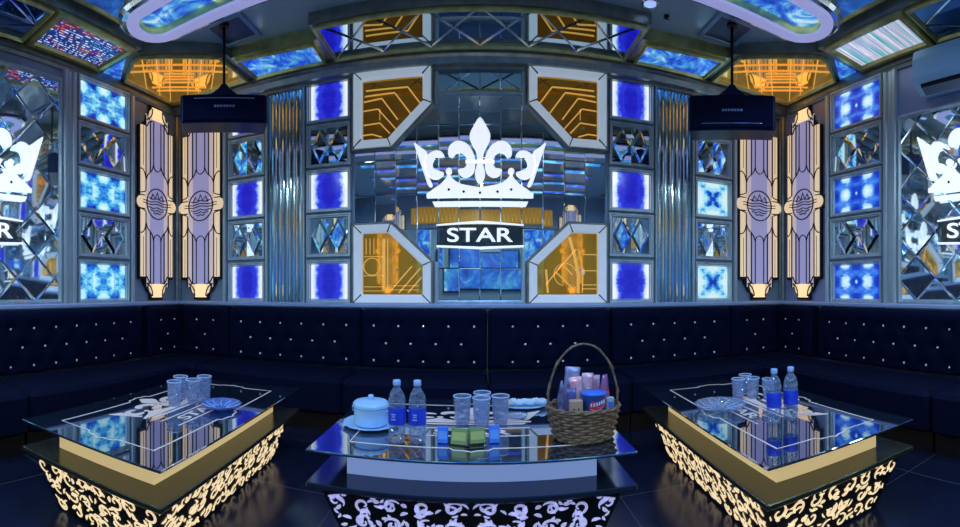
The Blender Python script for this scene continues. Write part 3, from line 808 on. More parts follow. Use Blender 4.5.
# downlights, the last three added as unseen fill
lenm = mat('downlight_lens', (.5,.6,.8), .3, 0, (.35,.5,1), .9)
for i, (x, y, lab) in enumerate([(1.37,3.33,'round recessed downlight on the plain ceiling right of the crown')]+[(p[0],p[1],l) for p, l in zip(DOWN, ('recessed downlight above the table on the left','recessed downlight above the table on the right','recessed downlight above the middle table','added fill light near the wall behind the viewer','added fill light behind the viewer at the left sofa','added fill light behind the viewer at the right sofa'))]):
    t = thing('downlight', lab, 'downlight', (x,y,ZT), 0, 'recessed downlights')
    b = MB(); b.lathe([(.075,0),(.075,-.008),(.06,-.012),(.05,-.002)]); b.build('bezel', CHROME, t)
    b = MB(); b.lathe([(.052,-.004),(.0001,-.004)], sm=False); b.build('lens', lenm, t)
t = thing('smoke_detector', 'small dark ceiling sensor right of the round downlight', 'sensor', (1.56, 3.42, ZT))
b = MB(); b.lathe([(.025,0),(.025,-.01),(.012,-.02),(.0001,-.035)]); b.build('sensor_body', DARKL, t)
b = MB(); b.tube([(-.03,0,-.03),(.03,0,-.03)], .004); b.build('deflector', DARKL, t)

# ---------------------------------------------------------------- hanging speakers
def speaker(s, label):
    th = -.587 if s < 0 else .578; zl = 1.44 if s < 0 else 1.375; hh = .245 if s < 0 else .305
    t = thing('hanging_speaker', label, 'speaker', (3.87*sin(th), 3.87*cos(th), EYE+zl), -th, 'hanging speakers')
    b = MB(); b.bevbox(-.375,.375,-.13,.13,0,hh,.012); b.build('cabinet', GLOSSY_NAVY, t)
    b = MB(); b.bevbox(-.355,.355,-.142,-.128,.015,hh-.015,.006); b.build('front_grille', NAVYG, t)
    b = MB(); b.prism([(x,z+hh) for x, z in [(-.17,0),(.17,0),(.05,.09),(.02,.13),(-.02,.13),(-.05,.09)]], -.03, .03); b.build('bracket', GLOSSY_NAVY, t)
    b = MB(); b.tube([(0,0,hh+.12),(0,0,ZT-EYE-zl-.0115)], .013, 8); b.tube([(0,0,ZT-EYE-zl-.035),(0,0,ZT-EYE-zl-.0115)], .045, 12); b.build('hanging_rod', DARKL, t)
    b = MB(); b.box(-.26,.26,-.146,-.142,(.20 if s < 0 else .05),(.206 if s < 0 else .054)); b.build('trim_strip', mat('speaker_strip', (.25,.3,.45), .3, .6), t)
    b = MB()
    for k_ in range(7): b.box(-.085+.026*k_, -.085+.026*k_+(.018 if k_ % 3 else .02), -.146, -.142, .125 if s < 0 else .155, .143 if s < 0 else .173)
    b.build('badge', mat('speaker_badge', (.2,.24,.4), .4, .5), t)
speaker(-1, 'dark navy box speaker hanging from a rod in front of the left corner')
speaker(1, 'dark navy box speaker hanging from a rod in front of the right corner')

# ---------------------------------------------------------------- air conditioner
t = thing('air_conditioner', 'pale blue wall air conditioner above the mirror on the right', 'air conditioner', (W, 1.62, EYE+1.78), -pi/2)
ACM = mat('ac_pale_blue_plastic', (.50,.78,1.0), .35); prof = [(.0,0),(.10,-.01),(.19,.03),(.235,.10),(.24,.26),(.215,.34),(.0,.345)]
b = MB(); b.rings([[(x,-o,z) for o,z in prof] for x in (-.5,.5)], 0, True); b.build('housing', ACM, t)
b = MB(); b.rings([[(x,-o,z) for o,z in ((.105,-.012),(.188,.024),(.20,.045),(.215,.04),(.20,.012),(.12,-.022))] for x in (-.43,.43)], 0, True); b.build('air_outlet', DARKL, t)
b = MB(); b.rings([[(x,-o,z) for o,z in ((.130,-.03),(.205,.008),(.207,.002),(.132,-.036))] for x in (-.42,.42)], 0, True); b.build('flap', mat('ac_flap', (.12,.16,.25), .3), t)

# ---------------------------------------------------------------- far wall screen (seen in mirrors)
t = thing('television', 'wide television on the wall behind the viewer, seen only in the mirrors', 'television', (0, Y0, EYE+.0), pi)
b = MB(); b.bevbox(-.95,.95,-.06,-.003,-.1,1.0,.01); b.build('casing', DARKL, t)
b = MB(); b.box(-.92,.92,-.064,-.06,-.07,.97); b.build('screen', marble_blue('tv_picture', [(.3,(.01,.02,.2)),(.5,(.03,.15,.6)),(.62,(.1,.5,.7)),(.7,(.8,.9,1))], 1.6, .8), t)
t = thing('amber_display_band', 'long amber light band above the television behind the viewer', 'wall light', (0, Y0, EYE+1.62), pi)
b = MB(); b.bevbox(-1.9,1.9,-.05,-.003,0,.42,.01); b.build('band_glass', mat('amber_band', (.4,.2,.04), .3, 0, (.8,.42,.06), .28), t)
b = MB()
for q in range(38): b.tube([(-1.9+.1*q,-.052,.03),(-1.9+.1*q+.05,-.052,.39),(-1.9+.1*q+.1,-.052,.03)], .007, 4)
b.build('gold_glow_lines', GOLDL, t)

for x, y, rz, lab in ((-1.35,Y0,pi,'added blue glow panel behind the viewer, on the left of the television'),(1.35,Y0,pi,'added blue glow panel behind the viewer, on the right of the television'),
                      (-W,-1.5,pi/2,'wide added blue glow panel on the left wall behind the viewer'),(W,-1.5,-pi/2,'wide added blue glow panel on the right wall behind the viewer')):
    t = thing('added_glow_panel', lab, 'wall light', (x,y,EYE-.1), rz)  # added glowing panel, brings more blue light into the mirrors
    hw, ht = (.22, 1.65) if abs(x) < 2 else (.7, 2.0)
    b = MB(); b.frame(rect(-hw-.05,hw+.05,0,ht), [(0,.002),(0,.04),(.02,.05),(.05,.02)]); b.build('frame', METAL, t)
    b = MB(); b.box(-hw,hw,-.02,-.003,.05,ht-.05); b.build('panel_glass', MARC, t)
# ---------------------------------------------------------------- sofa
def back_cushion(L, h=.56, dep=.17, rows=(.40,.235,.07), off=0):
    """local: x along, front faces -y, z from 0. returns MB, buttons"""
    nx = max(6, int(L/.03)); pitch = .238; but = []
    cnt = int(L/pitch)
    for r, z in enumerate(rows):
        n = cnt if r % 2 == 0 else cnt-1
        st = -(n-1)*pitch/2
        for i in range(n): but.append((st+i*pitch, z))
    prof = [(0,.0),(dep*.55,0),(dep*.9,.01)]
    nz = 18
    for j in range(nz+1): prof.append((dep, .03+(h-.10)*j/nz))
    prof += [(dep*.97,h-.035),(dep*.85,h-.012),(dep*.6,h),(dep*.2,h),(0,h-.01)]
    b = MB(); rs = []
    for i in range(nx+1):
        x = -L/2+L*i/nx; e = min(1, (L/2-abs(x))/.04); er = 1-(1-e)**2
        ring = []
        for k_, (o, z) in enumerate(prof):
            oo = o
            if 3 <= k_ <= 3+nz:
                d = 0
                for bx, bz in but:
                    q = (x-bx)**2+(z-bz)**2
                    if q < .03: d += .028*math.exp(-q/.0012)+.012*math.exp(-q/.006)
                oo = o-min(d,.05)
            oo = oo*(.86+.14*er) if o > .1 else oo
            ring.append((x, -oo, z-(.02*(1-er) if z > h-.08 else 0)))
        rs.append(ring)
    b.rings(rs, 0, True, True)
    return b, but
def button_mb():
    b = MB(); b.lathe([(.0001,.012),(.007,.010),(.012,.004),(.014,0)], n=8, sm=False)
    b.v = [(x, -z, y) for x, y, z in b.v]; return b
BUT = None
SEATZ = .47
def sofa_unit(label, loc, rz, L, backs, seats, plinths):
    """backs: list of (x, y, rot, length) ; seats: list of rects in local coords"""
    global BUT
    t = thing('sofa_section', label, 'sofa', loc, rz, 'tufted navy sofa around the room')
    for (x, y, rot, LL) in backs:
        b, but = back_cushion(LL)
        M = Matrix.Translation((x, y, SEATZ-.01)) @ Matrix.Rotation(rot, 4, 'Z')
        bc = b.build('backrest', VELV, t, M)
        for bx, bz in but:
            if BUT is None:
                o = button_mb().build('button', CRYS, bc); BUT = o
            else: o = BUT.copy(); C.objects.link(o); o.parent = bc
            o.location = M @ Vector((bx, -.17+.038, bz)); o.rotation_euler = (0,0,rot)
    for (x0,x1,y0,y1) in seats:
        b = MB(); b.bevbox(x0+.004,x1-.004,y0,y1,.16,SEATZ-.012,.03); b.build('seat', VELV, t)
    for (x0,x1,y0,y1) in plinths:
        b = MB(); b.box(x0+.006,x1-.006,y0,y1,0,.155); b.build('plinth', BODY, t)
SD = .80   # overall depth
def straight(label, base, rz, L):
    sofa_unit(label, base, rz, L, [(0,-.02,0,L-.01)], [(-L/2,L/2,-SD,-.20)], [(-L/2,L/2,-SD+.08,-.06)])
xb = [-2.62,-1.13,.07,1.25,2.62]
for i in range(4):
    straight(['navy tufted sofa section under the blue tiles left of the crown','navy tufted sofa section behind the white pot and bottles, left of the crown centre',
              'navy tufted sofa section behind the snack basket','navy tufted sofa section under the blue tiles right of the crown'][i], ((xb[i]+xb[i+1])/2, D-.0, 0), 0, xb[i+1]-xb[i])
for s in (-1, 1):
    side = 'left' if s < 0 else 'right'
    # corner unit: origin at room corner, local x along back wall
    cl = W-2.62
    if s < 0:
        sofa_unit('navy tufted corner sofa section in the left back corner', (-W, D, 0), 0, cl,
                  [(.19+(cl-.19)/2,-.02,0,cl-.19-.01),(.02,-.02-.36,pi/2,.70)], [(.20,cl,-SD,-.20)], [(.06,cl,-SD+.02,-.06)])
    else:
        sofa_unit('navy tufted corner sofa section in the right back corner', (W, D, 0), 0, cl,
                  [(-.19-(cl-.19)/2,-.02,0,cl-.19-.01),(-.02,-.02-.36,-pi/2,.70)], [(-cl,-.20,-SD,-.20)], [(-cl,-.06,-SD+.02,-.06)])
    for j, (y0, y1) in enumerate(((1.62,3.39),(-.1,1.61))):
        lab = 'navy tufted sofa section along the %s wall, %s' % (side, 'next to the corner section' if j == 0 else 'cut by the picture edge')
        straight(lab, (s*W, (y0+y1)/2, 0), -s*pi/2, y1-y0)

# ---------------------------------------------------------------- tables
TZ = .48
def filigree(wd0, wd1, h, mirror, seedv):
    """scrollwork as flat ribbons in a trapezoid: bottom width wd0, top width wd1; returns list of (pts, width fn)"""
    rnd = random.Random(seedv); S = []
    def put(f): S.append(f)
    def spiral(cx, cy, r, a0, dirn, turns=1.1, w=.016):
        n = 20; pts = []
        for i in range(n+1):
            t_ = i/n; a = a0+dirn*2*pi*turns*t_; rr = r*(1-.82*t_)
            pts.append((cx+rr*cos(a), cy+rr*sin(a)))
        put((pts, lambda t_, w=w: w*(.25+.75*sin(pi*min(1,t_*1.0)**.7))))
    def leaf(x, y, a, l, w=.02):
        pts = [(x+l*t_/8*cos(a+.5*(t_/8)), y+l*t_/8*sin(a+.5*(t_/8))) for t_ in range(9)]
        put((pts, lambda t_, w=w: w*max(.06, sin(pi*t_)**.8)))
    n = max(3, int((wd1/2)/(.095 if seedv != 21 else .115))); 
    rows = 3; ch = h/rows
    for i in range(n):
        for j in range(rows):
            cx = (i+.5)*(wd1/2)/n; cy = (j+.5)*ch
            d = 1 if (i+j) % 2 else -1
            spiral(cx+rnd.uniform(-.01,.01), cy+rnd.uniform(-.01,.01), .042, rnd.uniform(0,6.28), d, 1.0, .013)
            for q in range(5 if seedv != 21 else 8):
                leaf(cx+rnd.uniform(-.05,.05), cy+rnd.uniform(-.045,.045), rnd.uniform(0,6.28), rnd.uniform(.025,.05), rnd.uniform(.009,.02))
    for i in range(n*3):   # small dashes along the top
        x = (i+.5)*(wd1/2)/(n*3); leaf(x-.012, h-.012, rnd.choice((0,0,-.5,.4)), .026, .009)
    out = []
    for pts, wf in S:
        for sg in (1,-1):
            q = [(sg*x, y) for x, y in pts]
            ok = all(.004 < y < h-.004 and abs(x) < (wd0+(wd1-wd0)*y/h)/2-.012 for x, y in q)
            if ok: out.append((q, wf))
    return out
def table(label, loc, rz, LX, LY, slab, plate, lace, seedv):
    t = thing('glass_top_table', label, 'table', loc, rz, 'karaoke room tables')
    hx, hy = LX/2, LY/2
    b = MB(); b.bevbox(-hx,hx,-hy,hy,TZ-.012,TZ,.003); top = b.build('glass_top', TOPG, t)
    # inlaid line frame with a stepped ornament in each side, crown and STAR in the middle
    b = MB(); ix, iy = hx-.16, hy-.16; r = .035
    def orn(x0, y0, x1, y1):
        L = math.hypot(x1-x0, y1-y0); ux, uy = (x1-x0)/L, (y1-y0)/L; nx, ny = uy, -ux
        g = lambda a, o: (x0+ux*a+nx*o, y0+uy*a+ny*o)
        return [g(.07,0), g(.09,.0), g(L/2-.10,0), g(L/2-.08,.025), g(L/2-.03,.03), g(L/2,.045), g(L/2+.03,.03), g(L/2+.08,.025), g(L/2+.10,0), g(L-.07,0)]
    cs = [(-ix,-iy),(ix,-iy),(ix,iy),(-ix,iy)]
    pts = []
    for i in range(4):
        a, c = cs[i], cs[(i+1)%4]; o = orn(*a, *c); pts += [a]+o[2:-1]
    Mflat = Matrix(((1,0,0,0),(0,0,1,0),(0,-1,0,0),(0,0,0,1)))   # (u,-w,v) -> (u, v, w)
    b.ribbon(pts, .009, TZ, TZ+.0012, 0, True)
    for q in CROWN:
        b.prism([(x*.62, (z-.8)*.40-.02) for x, z in q], TZ, TZ+.0012)
    b.prism(rect(-.30,.30,-.205,-.195), TZ, TZ+.0012); b.prism(rect(-.30,.30,-.085,-.075), TZ, TZ+.0012)
    b.build('inlay', LINER, top, Mflat)
    tx = add_text('inlay_lettering', STAR_ME, LINER, top, (0,-.20,TZ-.006)); tx.rotation_euler = (-pi/2,0,0); tx.scale = (.62,.55,.55)
    tx.location = (0,-.178,TZ-.0055+.0035)
    i = .15
    b = MB(); b.box(-hx+i,hx-i,-hy+i,hy-i,.332,TZ-.0125); b.build('light_slab', slab, t)
    b = MB(); b.bevbox(-hx,hx,-hy,hy,.305,.331,.004); b.build('lower_plate', plate, t)
    a, c, h = .05, .15, .30
    b = MB(); b.rings([[(-hx+o,-hy+o,z),(hx-o,-hy+o,z),(hx-o,hy-o,z),(-hx+o,hy-o,z)] for o, z in ((c,0),(a,h),(a-.04,.304))], 0, True); body = b.build('base', BODY, t)
    ang = atan2(c-a, h)
    for q, (rot, half, dist) in enumerate(((0,hx,hy),(pi/2,hy,hx),(pi,hx,hy),(-pi/2,hy,hx))):
        b = MB(); sl = math.hypot(c-a, h)
        for pts, wf in filigree(2*(half-c), 2*(half-a), sl-.015, True, seedv+q):
            b.ribbon(pts, (lambda q, f=wf: f(q)*(1.05 if seedv == 21 else 1)), .0, .003)
        M = Matrix.Rotation(rot,4,'Z') @ Matrix.Translation((0,-(dist-c),0)) @ Matrix.Rotation(ang,4,'X')
        b.build('lace_pattern', lace, body, M)
    return t
table('glass-topped table with glowing lace sides and cream slab, standing on the left', (-1.70,2.07,0), pi/2+R(4.5), 1.65, .96, SLABW, PLATEG, LACEW, 11)
table('glass-topped table with lilac lace front and white slab, in the middle', (-.04,2.345,0), 0, 1.46, 1.05, SLABC, PLATEB, LACEC, 21)
table('glass-topped table with glowing lace sides and cream slab, standing on the right', (1.61,2.17,0), -pi/2-R(3.5), 1.63, .97, SLABW, PLATEG, LACEW, 31)

# ---------------------------------------------------------------- table ware
TT = TZ+.0015
CAPM = mat('bottle_cap', (.35,.55,.95), .4); LABM = wood_noise_mat('bottle_label', (.01,.03,.55), (.02,.07,.8), 20, .4)
LABM.node_tree.nodes['Principled BSDF'].inputs['Emission Color'].default_value = (0,0,0,1)
LTXT = mat('label_white_print', (.55,.65,.95), .4)
BOT = None
def bottle(x, y, label, rz=0):
    global BOT
    if BOT is None:
        t = thing('water_bottle', label, 'bottle', (x,y,TT), rz, 'water bottles')
        b = MB(); pr = [(.0001,.006),(.030,.0),(.038,.004),(.041,.014)]
        for k_ in range(4): pr += [(.041,.02+.016*k_),(.038,.028+.016*k_)]
        pr += [(.041,.086),(.041,.165)]
        pr += [(.041,.172),(.039,.178),(.041,.184),(.0405,.196),(.038,.212),(.033,.228),(.026,.242),(.019,.252),(.0155,.258),(.0155,.264),(.019,.266),(.019,.27),(.0145,.272)]
        b.lathe(pr, n=20); b.build('bottle_body', PET, t)
        b = MB(); b.lathe([(.0418,.088),(.0422,.09),(.0422,.163),(.0418,.165)], n=24); lb = b.build('label_band', LABM, t)
        b = MB()
        for zz, wd in ((.135,.5),(.125,.42),(.112,.55)):
            for k_ in range(5):
                a0 = -pi/2-wd/2+wd*k_/5; a1 = a0+wd/5*.7
                b.quad([(.0427*cos(a0),.0427*sin(a0),zz),(.0427*cos(a1),.0427*sin(a1),zz),(.0427*cos(a1),.0427*sin(a1),zz+.006),(.0427*cos(a0),.0427*sin(a0),zz+.006)])
        b.build('label_print', LTXT, lb)
        b = MB(); b.lathe([(.0175,.266),(.0185,.268),(.0185,.288),(.0165,.292),(.0001,.292)], n=20); b.build('cap', CAPM, t)
        BOT = t
    else:
        t = copy_tree(BOT); t.location = (x,y,TT); t['label'] = label
    t.rotation_euler = (0,0,rz)
bottle(-.392, 2.03, 'water bottle on the middle table, right beside the white pot', -.19)
bottle(-.295, 2.04, 'water bottle on the middle table, between the other bottle and the glasses', -.14)
bottle(1.475, 1.845, 'water bottle on the right-hand table, nearer the glass plate', .67)
bottle(1.585, 1.835, 'water bottle on the right-hand table, farther from the glass plate', .71)
TUM = None
def tumbler(x, y, label, group, sc_=1):
    global TUM
    if TUM is None:
        t = thing('glass_tumbler', label, 'glass', (x,y,TT), 0, group)
        b = MB(); n = 20; rs = []
        for r, z in ((.001,.0),(.030,.0),(.034,.006),(.038,.05),(.041,.10),(.043,.145),(.0425,.15),(.040,.149),(.037,.10),(.033,.02),(.001,.016)):
            rs.append([((r-(.0022 if i % 2 and .004 < z < .12 and r > .033 else 0))*cos(2*pi*i/n+(z*6 if z < .12 else .7)), (r-(.0022 if i % 2 and .004 < z < .12 and r > .033 else 0))*sin(2*pi*i/n+(z*6 if z < .12 else .7)), z) for i in range(n)])
        b.rings(rs, 0, False); b.build('glass_wall', GLS, t)
        b = MB(); b.lathe([(.0412,.1495),(.0430,.1525),(.0445,.1495),(.043,.147)], n=24); b.build('rim', LTXT, t)
        TUM = t
    else: t = copy_tree(TUM); t.location = (x,y,TT); t['label'] = label; t['group'] = group
    t.scale = (sc_*1.12,sc_*1.12,sc_); t.rotation_euler = (0,0,random.random()*3)
gm = 'tumblers on the middle table'
tumbler(-.095, 2.34, 'cut glass tumbler on the middle table, leftmost of the cluster', gm)
tumbler(.008, 2.30, 'cut glass tumbler on the middle table, centre front of the cluster', gm)
tumbler(.110, 2.34, 'cut glass tumbler on the middle table, rightmost of the cluster', gm)
tumbler(.012, 2.42, 'cut glass tumbler on the middle table, behind the rest of the cluster', gm)
gl_ = 'tumblers on the table on the left'
tumbler(-1.75, 2.075, 'cut glass tumbler on the left-hand table, front of the cluster', gl_)
tumbler(-1.82, 2.22, 'cut glass tumbler on the left-hand table, back of the cluster towards the sofa', gl_)
tumbler(-1.69, 2.19, 'cut glass tumbler on the left-hand table, middle of the cluster', gl_)
tumbler(-1.70, 2.32, 'cut glass tumbler on the left-hand table, cluster end nearest the back wall', gl_)
gr_ = 'tumblers on the table on the right'
tumbler(1.60, 2.38, 'cut glass tumbler on the right-hand table, cluster end nearest the plate', gr_, .9)
tumbler(1.70, 2.35, 'cut glass tumbler on the right-hand table, between two tumblers in the front row', gr_, .9)
tumbler(1.76, 2.26, 'cut glass tumbler on the right-hand table, cluster end nearest the bottles', gr_, .9)
tumbler(1.72, 2.47, 'cut glass tumbler on the right-hand table, at the back of the cluster', gr_, .9)

def dish(name, label, x, y, r, m, hgt=.02, cat='plate', cut=True):
    t = thing(name, label, cat, (x,y,TT))
    b = MB(); n = 36; rs = []
    for f, z in ((.001,.002),(.5,.0),(.62,.004),(.9,.6),(1,1),(.985,1.12),(.88,.75),(.6,.25),(.001,.2)):
        zz = z*hgt if z > .01 else z
        rs.append([(f*r*(1+(.02*cos(12*2*pi*i/n) if f > .8 else 0))*cos(2*pi*i/n), f*r*(1+(.02*cos(12*2*pi*i/n) if f > .8 else 0))*sin(2*pi*i/n), zz) for i in range(n)])
    b.rings(rs, 0, False, True); b.build('dish_body', m, t)
    if cut:
        b = MB()
        for k_ in range(12):
            a = 2*pi*k_/12
            b.tube([(r*.3*cos(a), r*.3*sin(a), hgt*.24+.002),(r*.62*cos(a+.12), r*.62*sin(a+.12), hgt*.3+.002),(r*.9*cos(a), r*.9*sin(a), hgt*.85)], .002, 4)
        b.build('cut_ray', LTXT, t)
    return t
dish('glass_plate', 'shallow blue-lit glass plate beside the tumblers on the left-hand table', -1.485, 2.20, .125, GLSB, .03)
dish('glass_plate', 'wide patterned glass plate on the right-hand table', 1.375, 2.24, .155, GLS, .035)
dish('glass_ashtray', 'small round glass ashtray right of the tumblers on the middle table', .205, 2.43, .062, GLS, .02, 'ashtray', False)
# pot on plate
PWH = mat('white_porcelain_pot', (.42,.66,.95), .25)
dish('white_plate', 'white plate under the lidded white pot', -.575, 2.25, .15, PWH, .018, 'plate', False)
t = thing('lidded_pot', 'white lidded pot standing on a plate on the middle table', 'pot', (-.575, 2.25, TT+.0065), -.25)
b = MB(); b.lathe([(.001,0),(.080,0),(.088,.006),(.090,.03),(.090,.098)], n=32, sm=False); b.build('pot_body', PWH, t)
b = MB(); b.lathe([(.094,.094),(.098,.098),(.096,.112),(.085,.122),(.03,.128),(.0001,.129)], n=32, sm=False); lid = b.build('lid', PWH, t)
b = MB(); b.lathe([(.012,.127),(.011,.136),(.016,.142),(.014,.154),(.0001,.157)], n=16); b.build('knob', PWH, lid)
b = MB()
for s in (-1,1): b = MB(); b.tube([(s*.088,.0,.08),(s*.108,-.01,.082),(s*.112,0,.06),(s*.090,0,.052)], .005, 6); b.build('handle', PWH, t)
# pale snack heap on a tray
t = dish('oval_tray', 'pale tray behind the basket and ashtray on the middle table', .275, 2.66, .14, PWH, .02, 'tray', False); t.scale = (1.05,.7,1)
NAPK = mat('paper_snack_white', (.62,.70,.80), .7); NAPC = mat('paper_snack_cream', (.68,.60,.55), .7)
rnd = random.Random(3)
def crumple(r, m, nm, label, cat, loc, grp):
    b = MB(); n1, n2 = 7, 10; rs = []
    for i in range(1, n1):
        th = pi*i/n1; rs.append([tuple((r*(1+rnd.uniform(-.18,.18)))*c for c in (sin(th)*cos(2*pi*k_/n2), .8*sin(th)*sin(2*pi*k_/n2), .6*cos(th))) for k_ in range(n2)])
    b.rings(rs, 0, True); o = b.build(nm, m); o.location = loc; tag(o, label, cat, grp); return o
names = ['at the tray end nearest the tumblers','second from the tumbler end','third from the tumbler end','in the tray middle','just past the tray middle towards the basket','second from the basket end','at the tray end nearest the basket']
for k_ in range(7):
    crumple(.032, NAPC if k_ in (0,) else NAPK, 'wrapped_towel', 'crumpled white paper bundle on the pale tray, %s' % names[k_], 'paper bundle', (.275-.105+.035*k_, 2.65+.02*(k_%2), TT+.034), 'paper bundles on the tray')
# packets at the table front
def packet(label, x, y, wd, h, dp, rz, tilt, m, m2):
    t = thing('small_packet', label, 'packet', (x,y,TT), rz, 'packets at the front of the middle table')
    M = Matrix.Rotation(tilt,4,'X')
    b = MB(); b.bevbox(-wd/2,wd/2,-dp/2,dp/2,.0,h,.003); b.build('box', m, t, M)
    b = MB(); b.box(-wd*.4,wd*.4,-dp/2-.001,-dp/2-.0001,h*.25,h*.75); b.build('label', m2, t, M)
    return t
GRN = mat('packet_green', (.20,.28,.10), .5); GRD = mat('packet_green_print', (.40,.44,.16), .5); BLP = mat('packet_blue', (.06,.2,.85), .4); BLW = mat('packet_blue_print', (.15,.35,.9), .4)
packet('small blue packet on the middle table, on the bottle side of the green packets', -.175, 2.04, .05, .075, .02, -.1, -.12, BLP, BLW)
packet('small green packet on the middle table, nearer the water bottles', -.098, 2.02, .08, .075, .022, -.25, -.30, GRN, GRD)
packet('small green packet on the middle table, nearer the basket, behind the pen', -.012, 2.04, .08, .072, .022, .30, -.30, GRN, GRD)
packet('small blue packet on the middle table, on the basket side of the green packets', .068, 2.05, .05, .08, .02, .1, -.12, BLP, BLW)
t = thing('black_pen', 'black pen lying in front of the green packets on the middle table', 'pen', (-.02,1.99,TT+.006), .25)
b = MB(); b.tube([(-.055,0,0),(.04,0,0)], .005, 8); b.build('pen_body', DARKL, t)
b = MB(); b.tube([(.04,0,0),(.06,0,0)], lambda q: .0045*(1-q)+.001, 8); b.build('pen_tip', CHROME, t)

# basket
BX, BY = .500, 2.07
WICK = wood_noise_mat('wicker', (.12,.065,.035), (.30,.19,.12), 40, .6)
t = thing('wicker_basket', 'brown wicker basket with tall hoop handle on the middle table', 'basket', (BX,BY,TT))
b = MB(); nst = 26; nrow = 11; H = .15
for r_ in range(nrow):
    z = .012+H*r_/(nrow-1)*.93
    rr = .135+.04*(z/H)**.8
    pts = [( (rr+.007*(1 if (i+r_) % 2 else -1))*cos(2*pi*i/nst)*1.0, (rr+.007*(1 if (i+r_) % 2 else -1))*.8*sin(2*pi*i/nst), z) for i in range(nst)]
    b.tube(pts, .0078, 5, closed=True)
b.build('wicker_wall', WICK, t)
b = MB()
for i in range(nst):
    a = 2*pi*i/nst; b.tube([(.133*cos(a),.133*.8*sin(a),.0),(.172*cos(a),.172*.8*sin(a),H+.01)], .004, 5)
b.build('stake', WICK, t)
b = MB(); b.lathe([(.001,.003),(.134,.003),(.134,.012),(.001,.012)], n=26); b.v = [(x,y*.8,z) for x,y,z in b.v]; b.build('basket_base', WICK, t)
b = MB()
for ph in (0,pi): b.tube([((.176+.006*cos(i*.9+ph))*cos(2*pi*i/60),(.176+.006*cos(i*.9+ph))*.8*sin(2*pi*i/60),H+.006+.006*sin(i*.9+ph)) for i in range(60)], .0065, 5, closed=True)
b.build('braided_rim', WICK, t)
b = MB(); hp = [(-.170,0,.10)]+[(-.175*cos(R(a)),0,.17+.285*sin(R(a))) for a in range(0,181,9)]+[(.170,0,.10)]
b.tube(hp, .0055, 6); b.tube([(x*1.02+.004*sin(i*2),.008*cos(i*2),z+.003) for i,(x,y,z) in enumerate(hp)], .003, 5); b.build('handle', WICK, t)
# things in the basket
def bag(label, x, y, z, wd, h, rz, tx, ty, m, m2, z0=0, cat='snack bag'):
    t = thing('snack_bag', label, cat, (BX+x,BY+y,TT+z), rz, 'snacks in the basket')
    b = MB(); nx, nz = 8, 12; rs = []
    M = Matrix.Rotation(tx,4,'X') @ Matrix.Rotation(ty,4,'Y')
    for j in range(nz+1):
        v = j/nz; th = .019*sin(pi*min(1,max(0,(v)*.98)))**.6+.0012
        row = []
        for i in range(2*nx):
            a = 2*pi*i/(2*nx); ca = cos(a); row.append((wd/2*(abs(ca)**.6)*(1 if ca > 0 else -1)*(1-.06*sin(pi*v)), -th*sin(a)*(1+.12*sin(9*v+3*i)), h*v+(.003*(i%2) if j in (0,nz) else 0)))
        rs.append(row)
    b.rings(rs, 0, True, True); b.build('bag_body', m, t, M)
    b = MB()
    b.prism([(wd*.32*cos(a*pi/8), h*.5+h*.2*sin(a*pi/8)) for a in range(16)], .019, .021); b.build('bag_print', m2, t, M)
    b = MB(); b.box(-wd*.46,wd*.46,-.003,.003,h-.012,h+.004); b.build('crimped_seal', m, t, M)
    return t
def fm(n, c, c2): 
    m = wood_noise_mat(n, c, c2, 22, .25, .25, (1,1,1), .6); return m
bag('silver snack bag with a pointed top, standing highest in the basket', -.066, .045, .09, .08, .245, .1, 0, .10, fm('foil_silver', (.5,.5,.75),(.2,.2,.45)), mat('foil_violet', (.18,.14,.4), .3))
bag('dark violet snack bag leaning at the handle foot, next to the silver bag', -.108, -.005, .05, .05, .225, 1.3, 0, -.03, fm('foil_dark_violet', (.10,.10,.32),(.35,.35,.6)), mat('foil_grey', (.3,.3,.5), .3))
bag('pale violet snack bag in front of the silver bag', -.070, -.050, .05, .05, .20, .1, 0, .0, fm('foil_lilac', (.22,.20,.45),(.05,.05,.25)), mat('foil_navy', (.06,.06,.25), .3))
bag('red and white snack bag in the basket behind the tan box', -.022, -.008, .09, .066, .205, -.1, 0, -.10, fm('foil_red', (.75,.10,.18),(.8,.6,.7)), mat('foil_pinkwhite', (.75,.5,.55), .3))
bag('pink snack bag in the middle back of the basket', .024, .045, .09, .062, .21, .1, 0, .05, fm('foil_pink', (.72,.28,.42),(.8,.7,.85)), mat('foil_white', (.75,.7,.8), .3))
bag('red and blue snack bag leaning against the far side of the basket handle', .102, -.002, .07, .055, .225, .9, 0, .08, fm('foil_blue', (.12,.25,.7),(.7,.1,.18)), mat('foil_red2', (.65,.1,.16), .3))
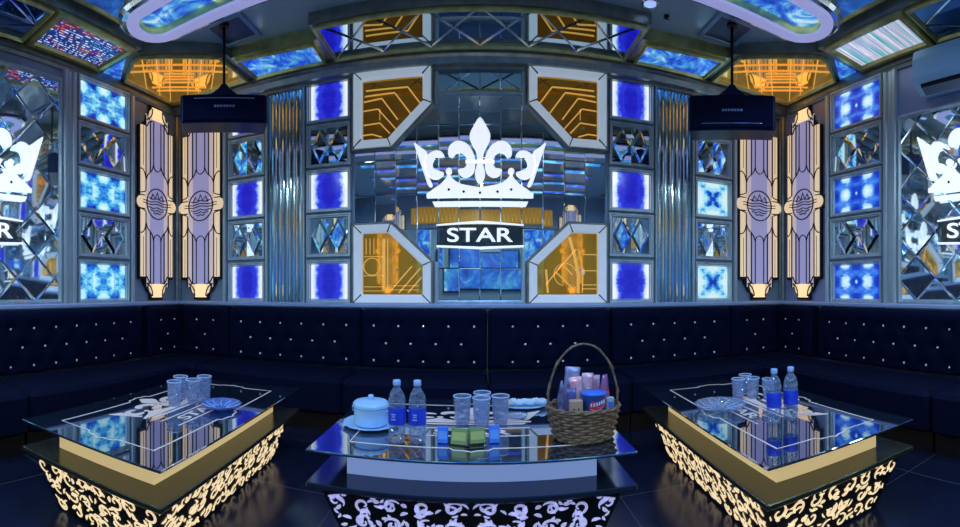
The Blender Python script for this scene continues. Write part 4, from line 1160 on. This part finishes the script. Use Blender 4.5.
bag('white snack bag between the pink and the blue bags', .074, .078, .09, .05, .19, .2, 0, .05, fm('foil_pale', (.6,.62,.85),(.6,.2,.35)), mat('foil_rose', (.6,.2,.3), .3))
t = thing('snack_tub', 'blue snack tub with a red oval at the front of the basket', 'tub', (BX+.035,BY-.065,TT+.115), .1, 'snacks in the basket')
b = MB(); b.lathe([(.001,0),(.052,0),(.060,.11),(.063,.112),(.063,.12),(.001,.122)], n=28); b.build('tub_body', mat('tub_blue', (.05,.18,.75), .3), t)
b = MB(); q = [(.046*cos(a*pi/10)*1.0, .072+.028*sin(a*pi/10)+.010*cos(a*pi/10)) for a in range(20)]
n0 = len(b.v); b.v += [((.0605)*sin(u/.0605), -(.0605)*cos(u/.0605)-.0012, v) for u, v in q]; b.face(range(n0, n0+20)); b.build('oval_print', mat('tub_red', (.6,.05,.12), .4), t)
b = MB()
for k_ in range(6):
    u = -.032+.0125*k_; z_ = .062+.0028*k_; yy = -.0605*cos(u/.0605)
    b.box(u-.003, u+.003, yy-.0035, yy-.001, z_, z_+.016)
    b.box(u-.003, u+.005, yy-.0035, yy-.001, z_+(.013 if k_%2 else 0), z_+(.016 if k_%2 else .003))
b.build('white_print', mat('tub_white', (.85,.8,.9), .4), t)
t = thing('snack_box', 'small tan box with a smiling face print in the basket', 'box', (BX-.055,BY-.078,TT+.12), -.1, 'snacks in the basket')
b = MB(); b.bevbox(-.032,.032,-.02,.02,0,.085,.004); b.build('carton', mat('box_tan', (.50,.32,.25), .5), t)
b = MB()
for s in (-1,1): b.prism([(s*.011+.004*cos(a*pi/5), .045+.005*sin(a*pi/5)) for a in range(10)], .02, .0215)
b.ribbon(arc(0,.036,.012,200,340,8), .003, .02, .0215); b.build('face_print', DARKL, t)
t = thing('snack_box', 'pale flat box end sticking up beside the blue tub in the basket', 'box', (BX+.118,BY-.05,TT+.12), .3, 'snacks in the basket')
b = MB(); b.bevbox(-.022,.022,-.012,.012,0,.08,.004); b.build('carton', mat('box_pale', (.4,.45,.65), .5), t)
b = MB(); b.box(-.015,.015,-.0135,-.012,.03,.06); b.build('carton_print', BLP, t)
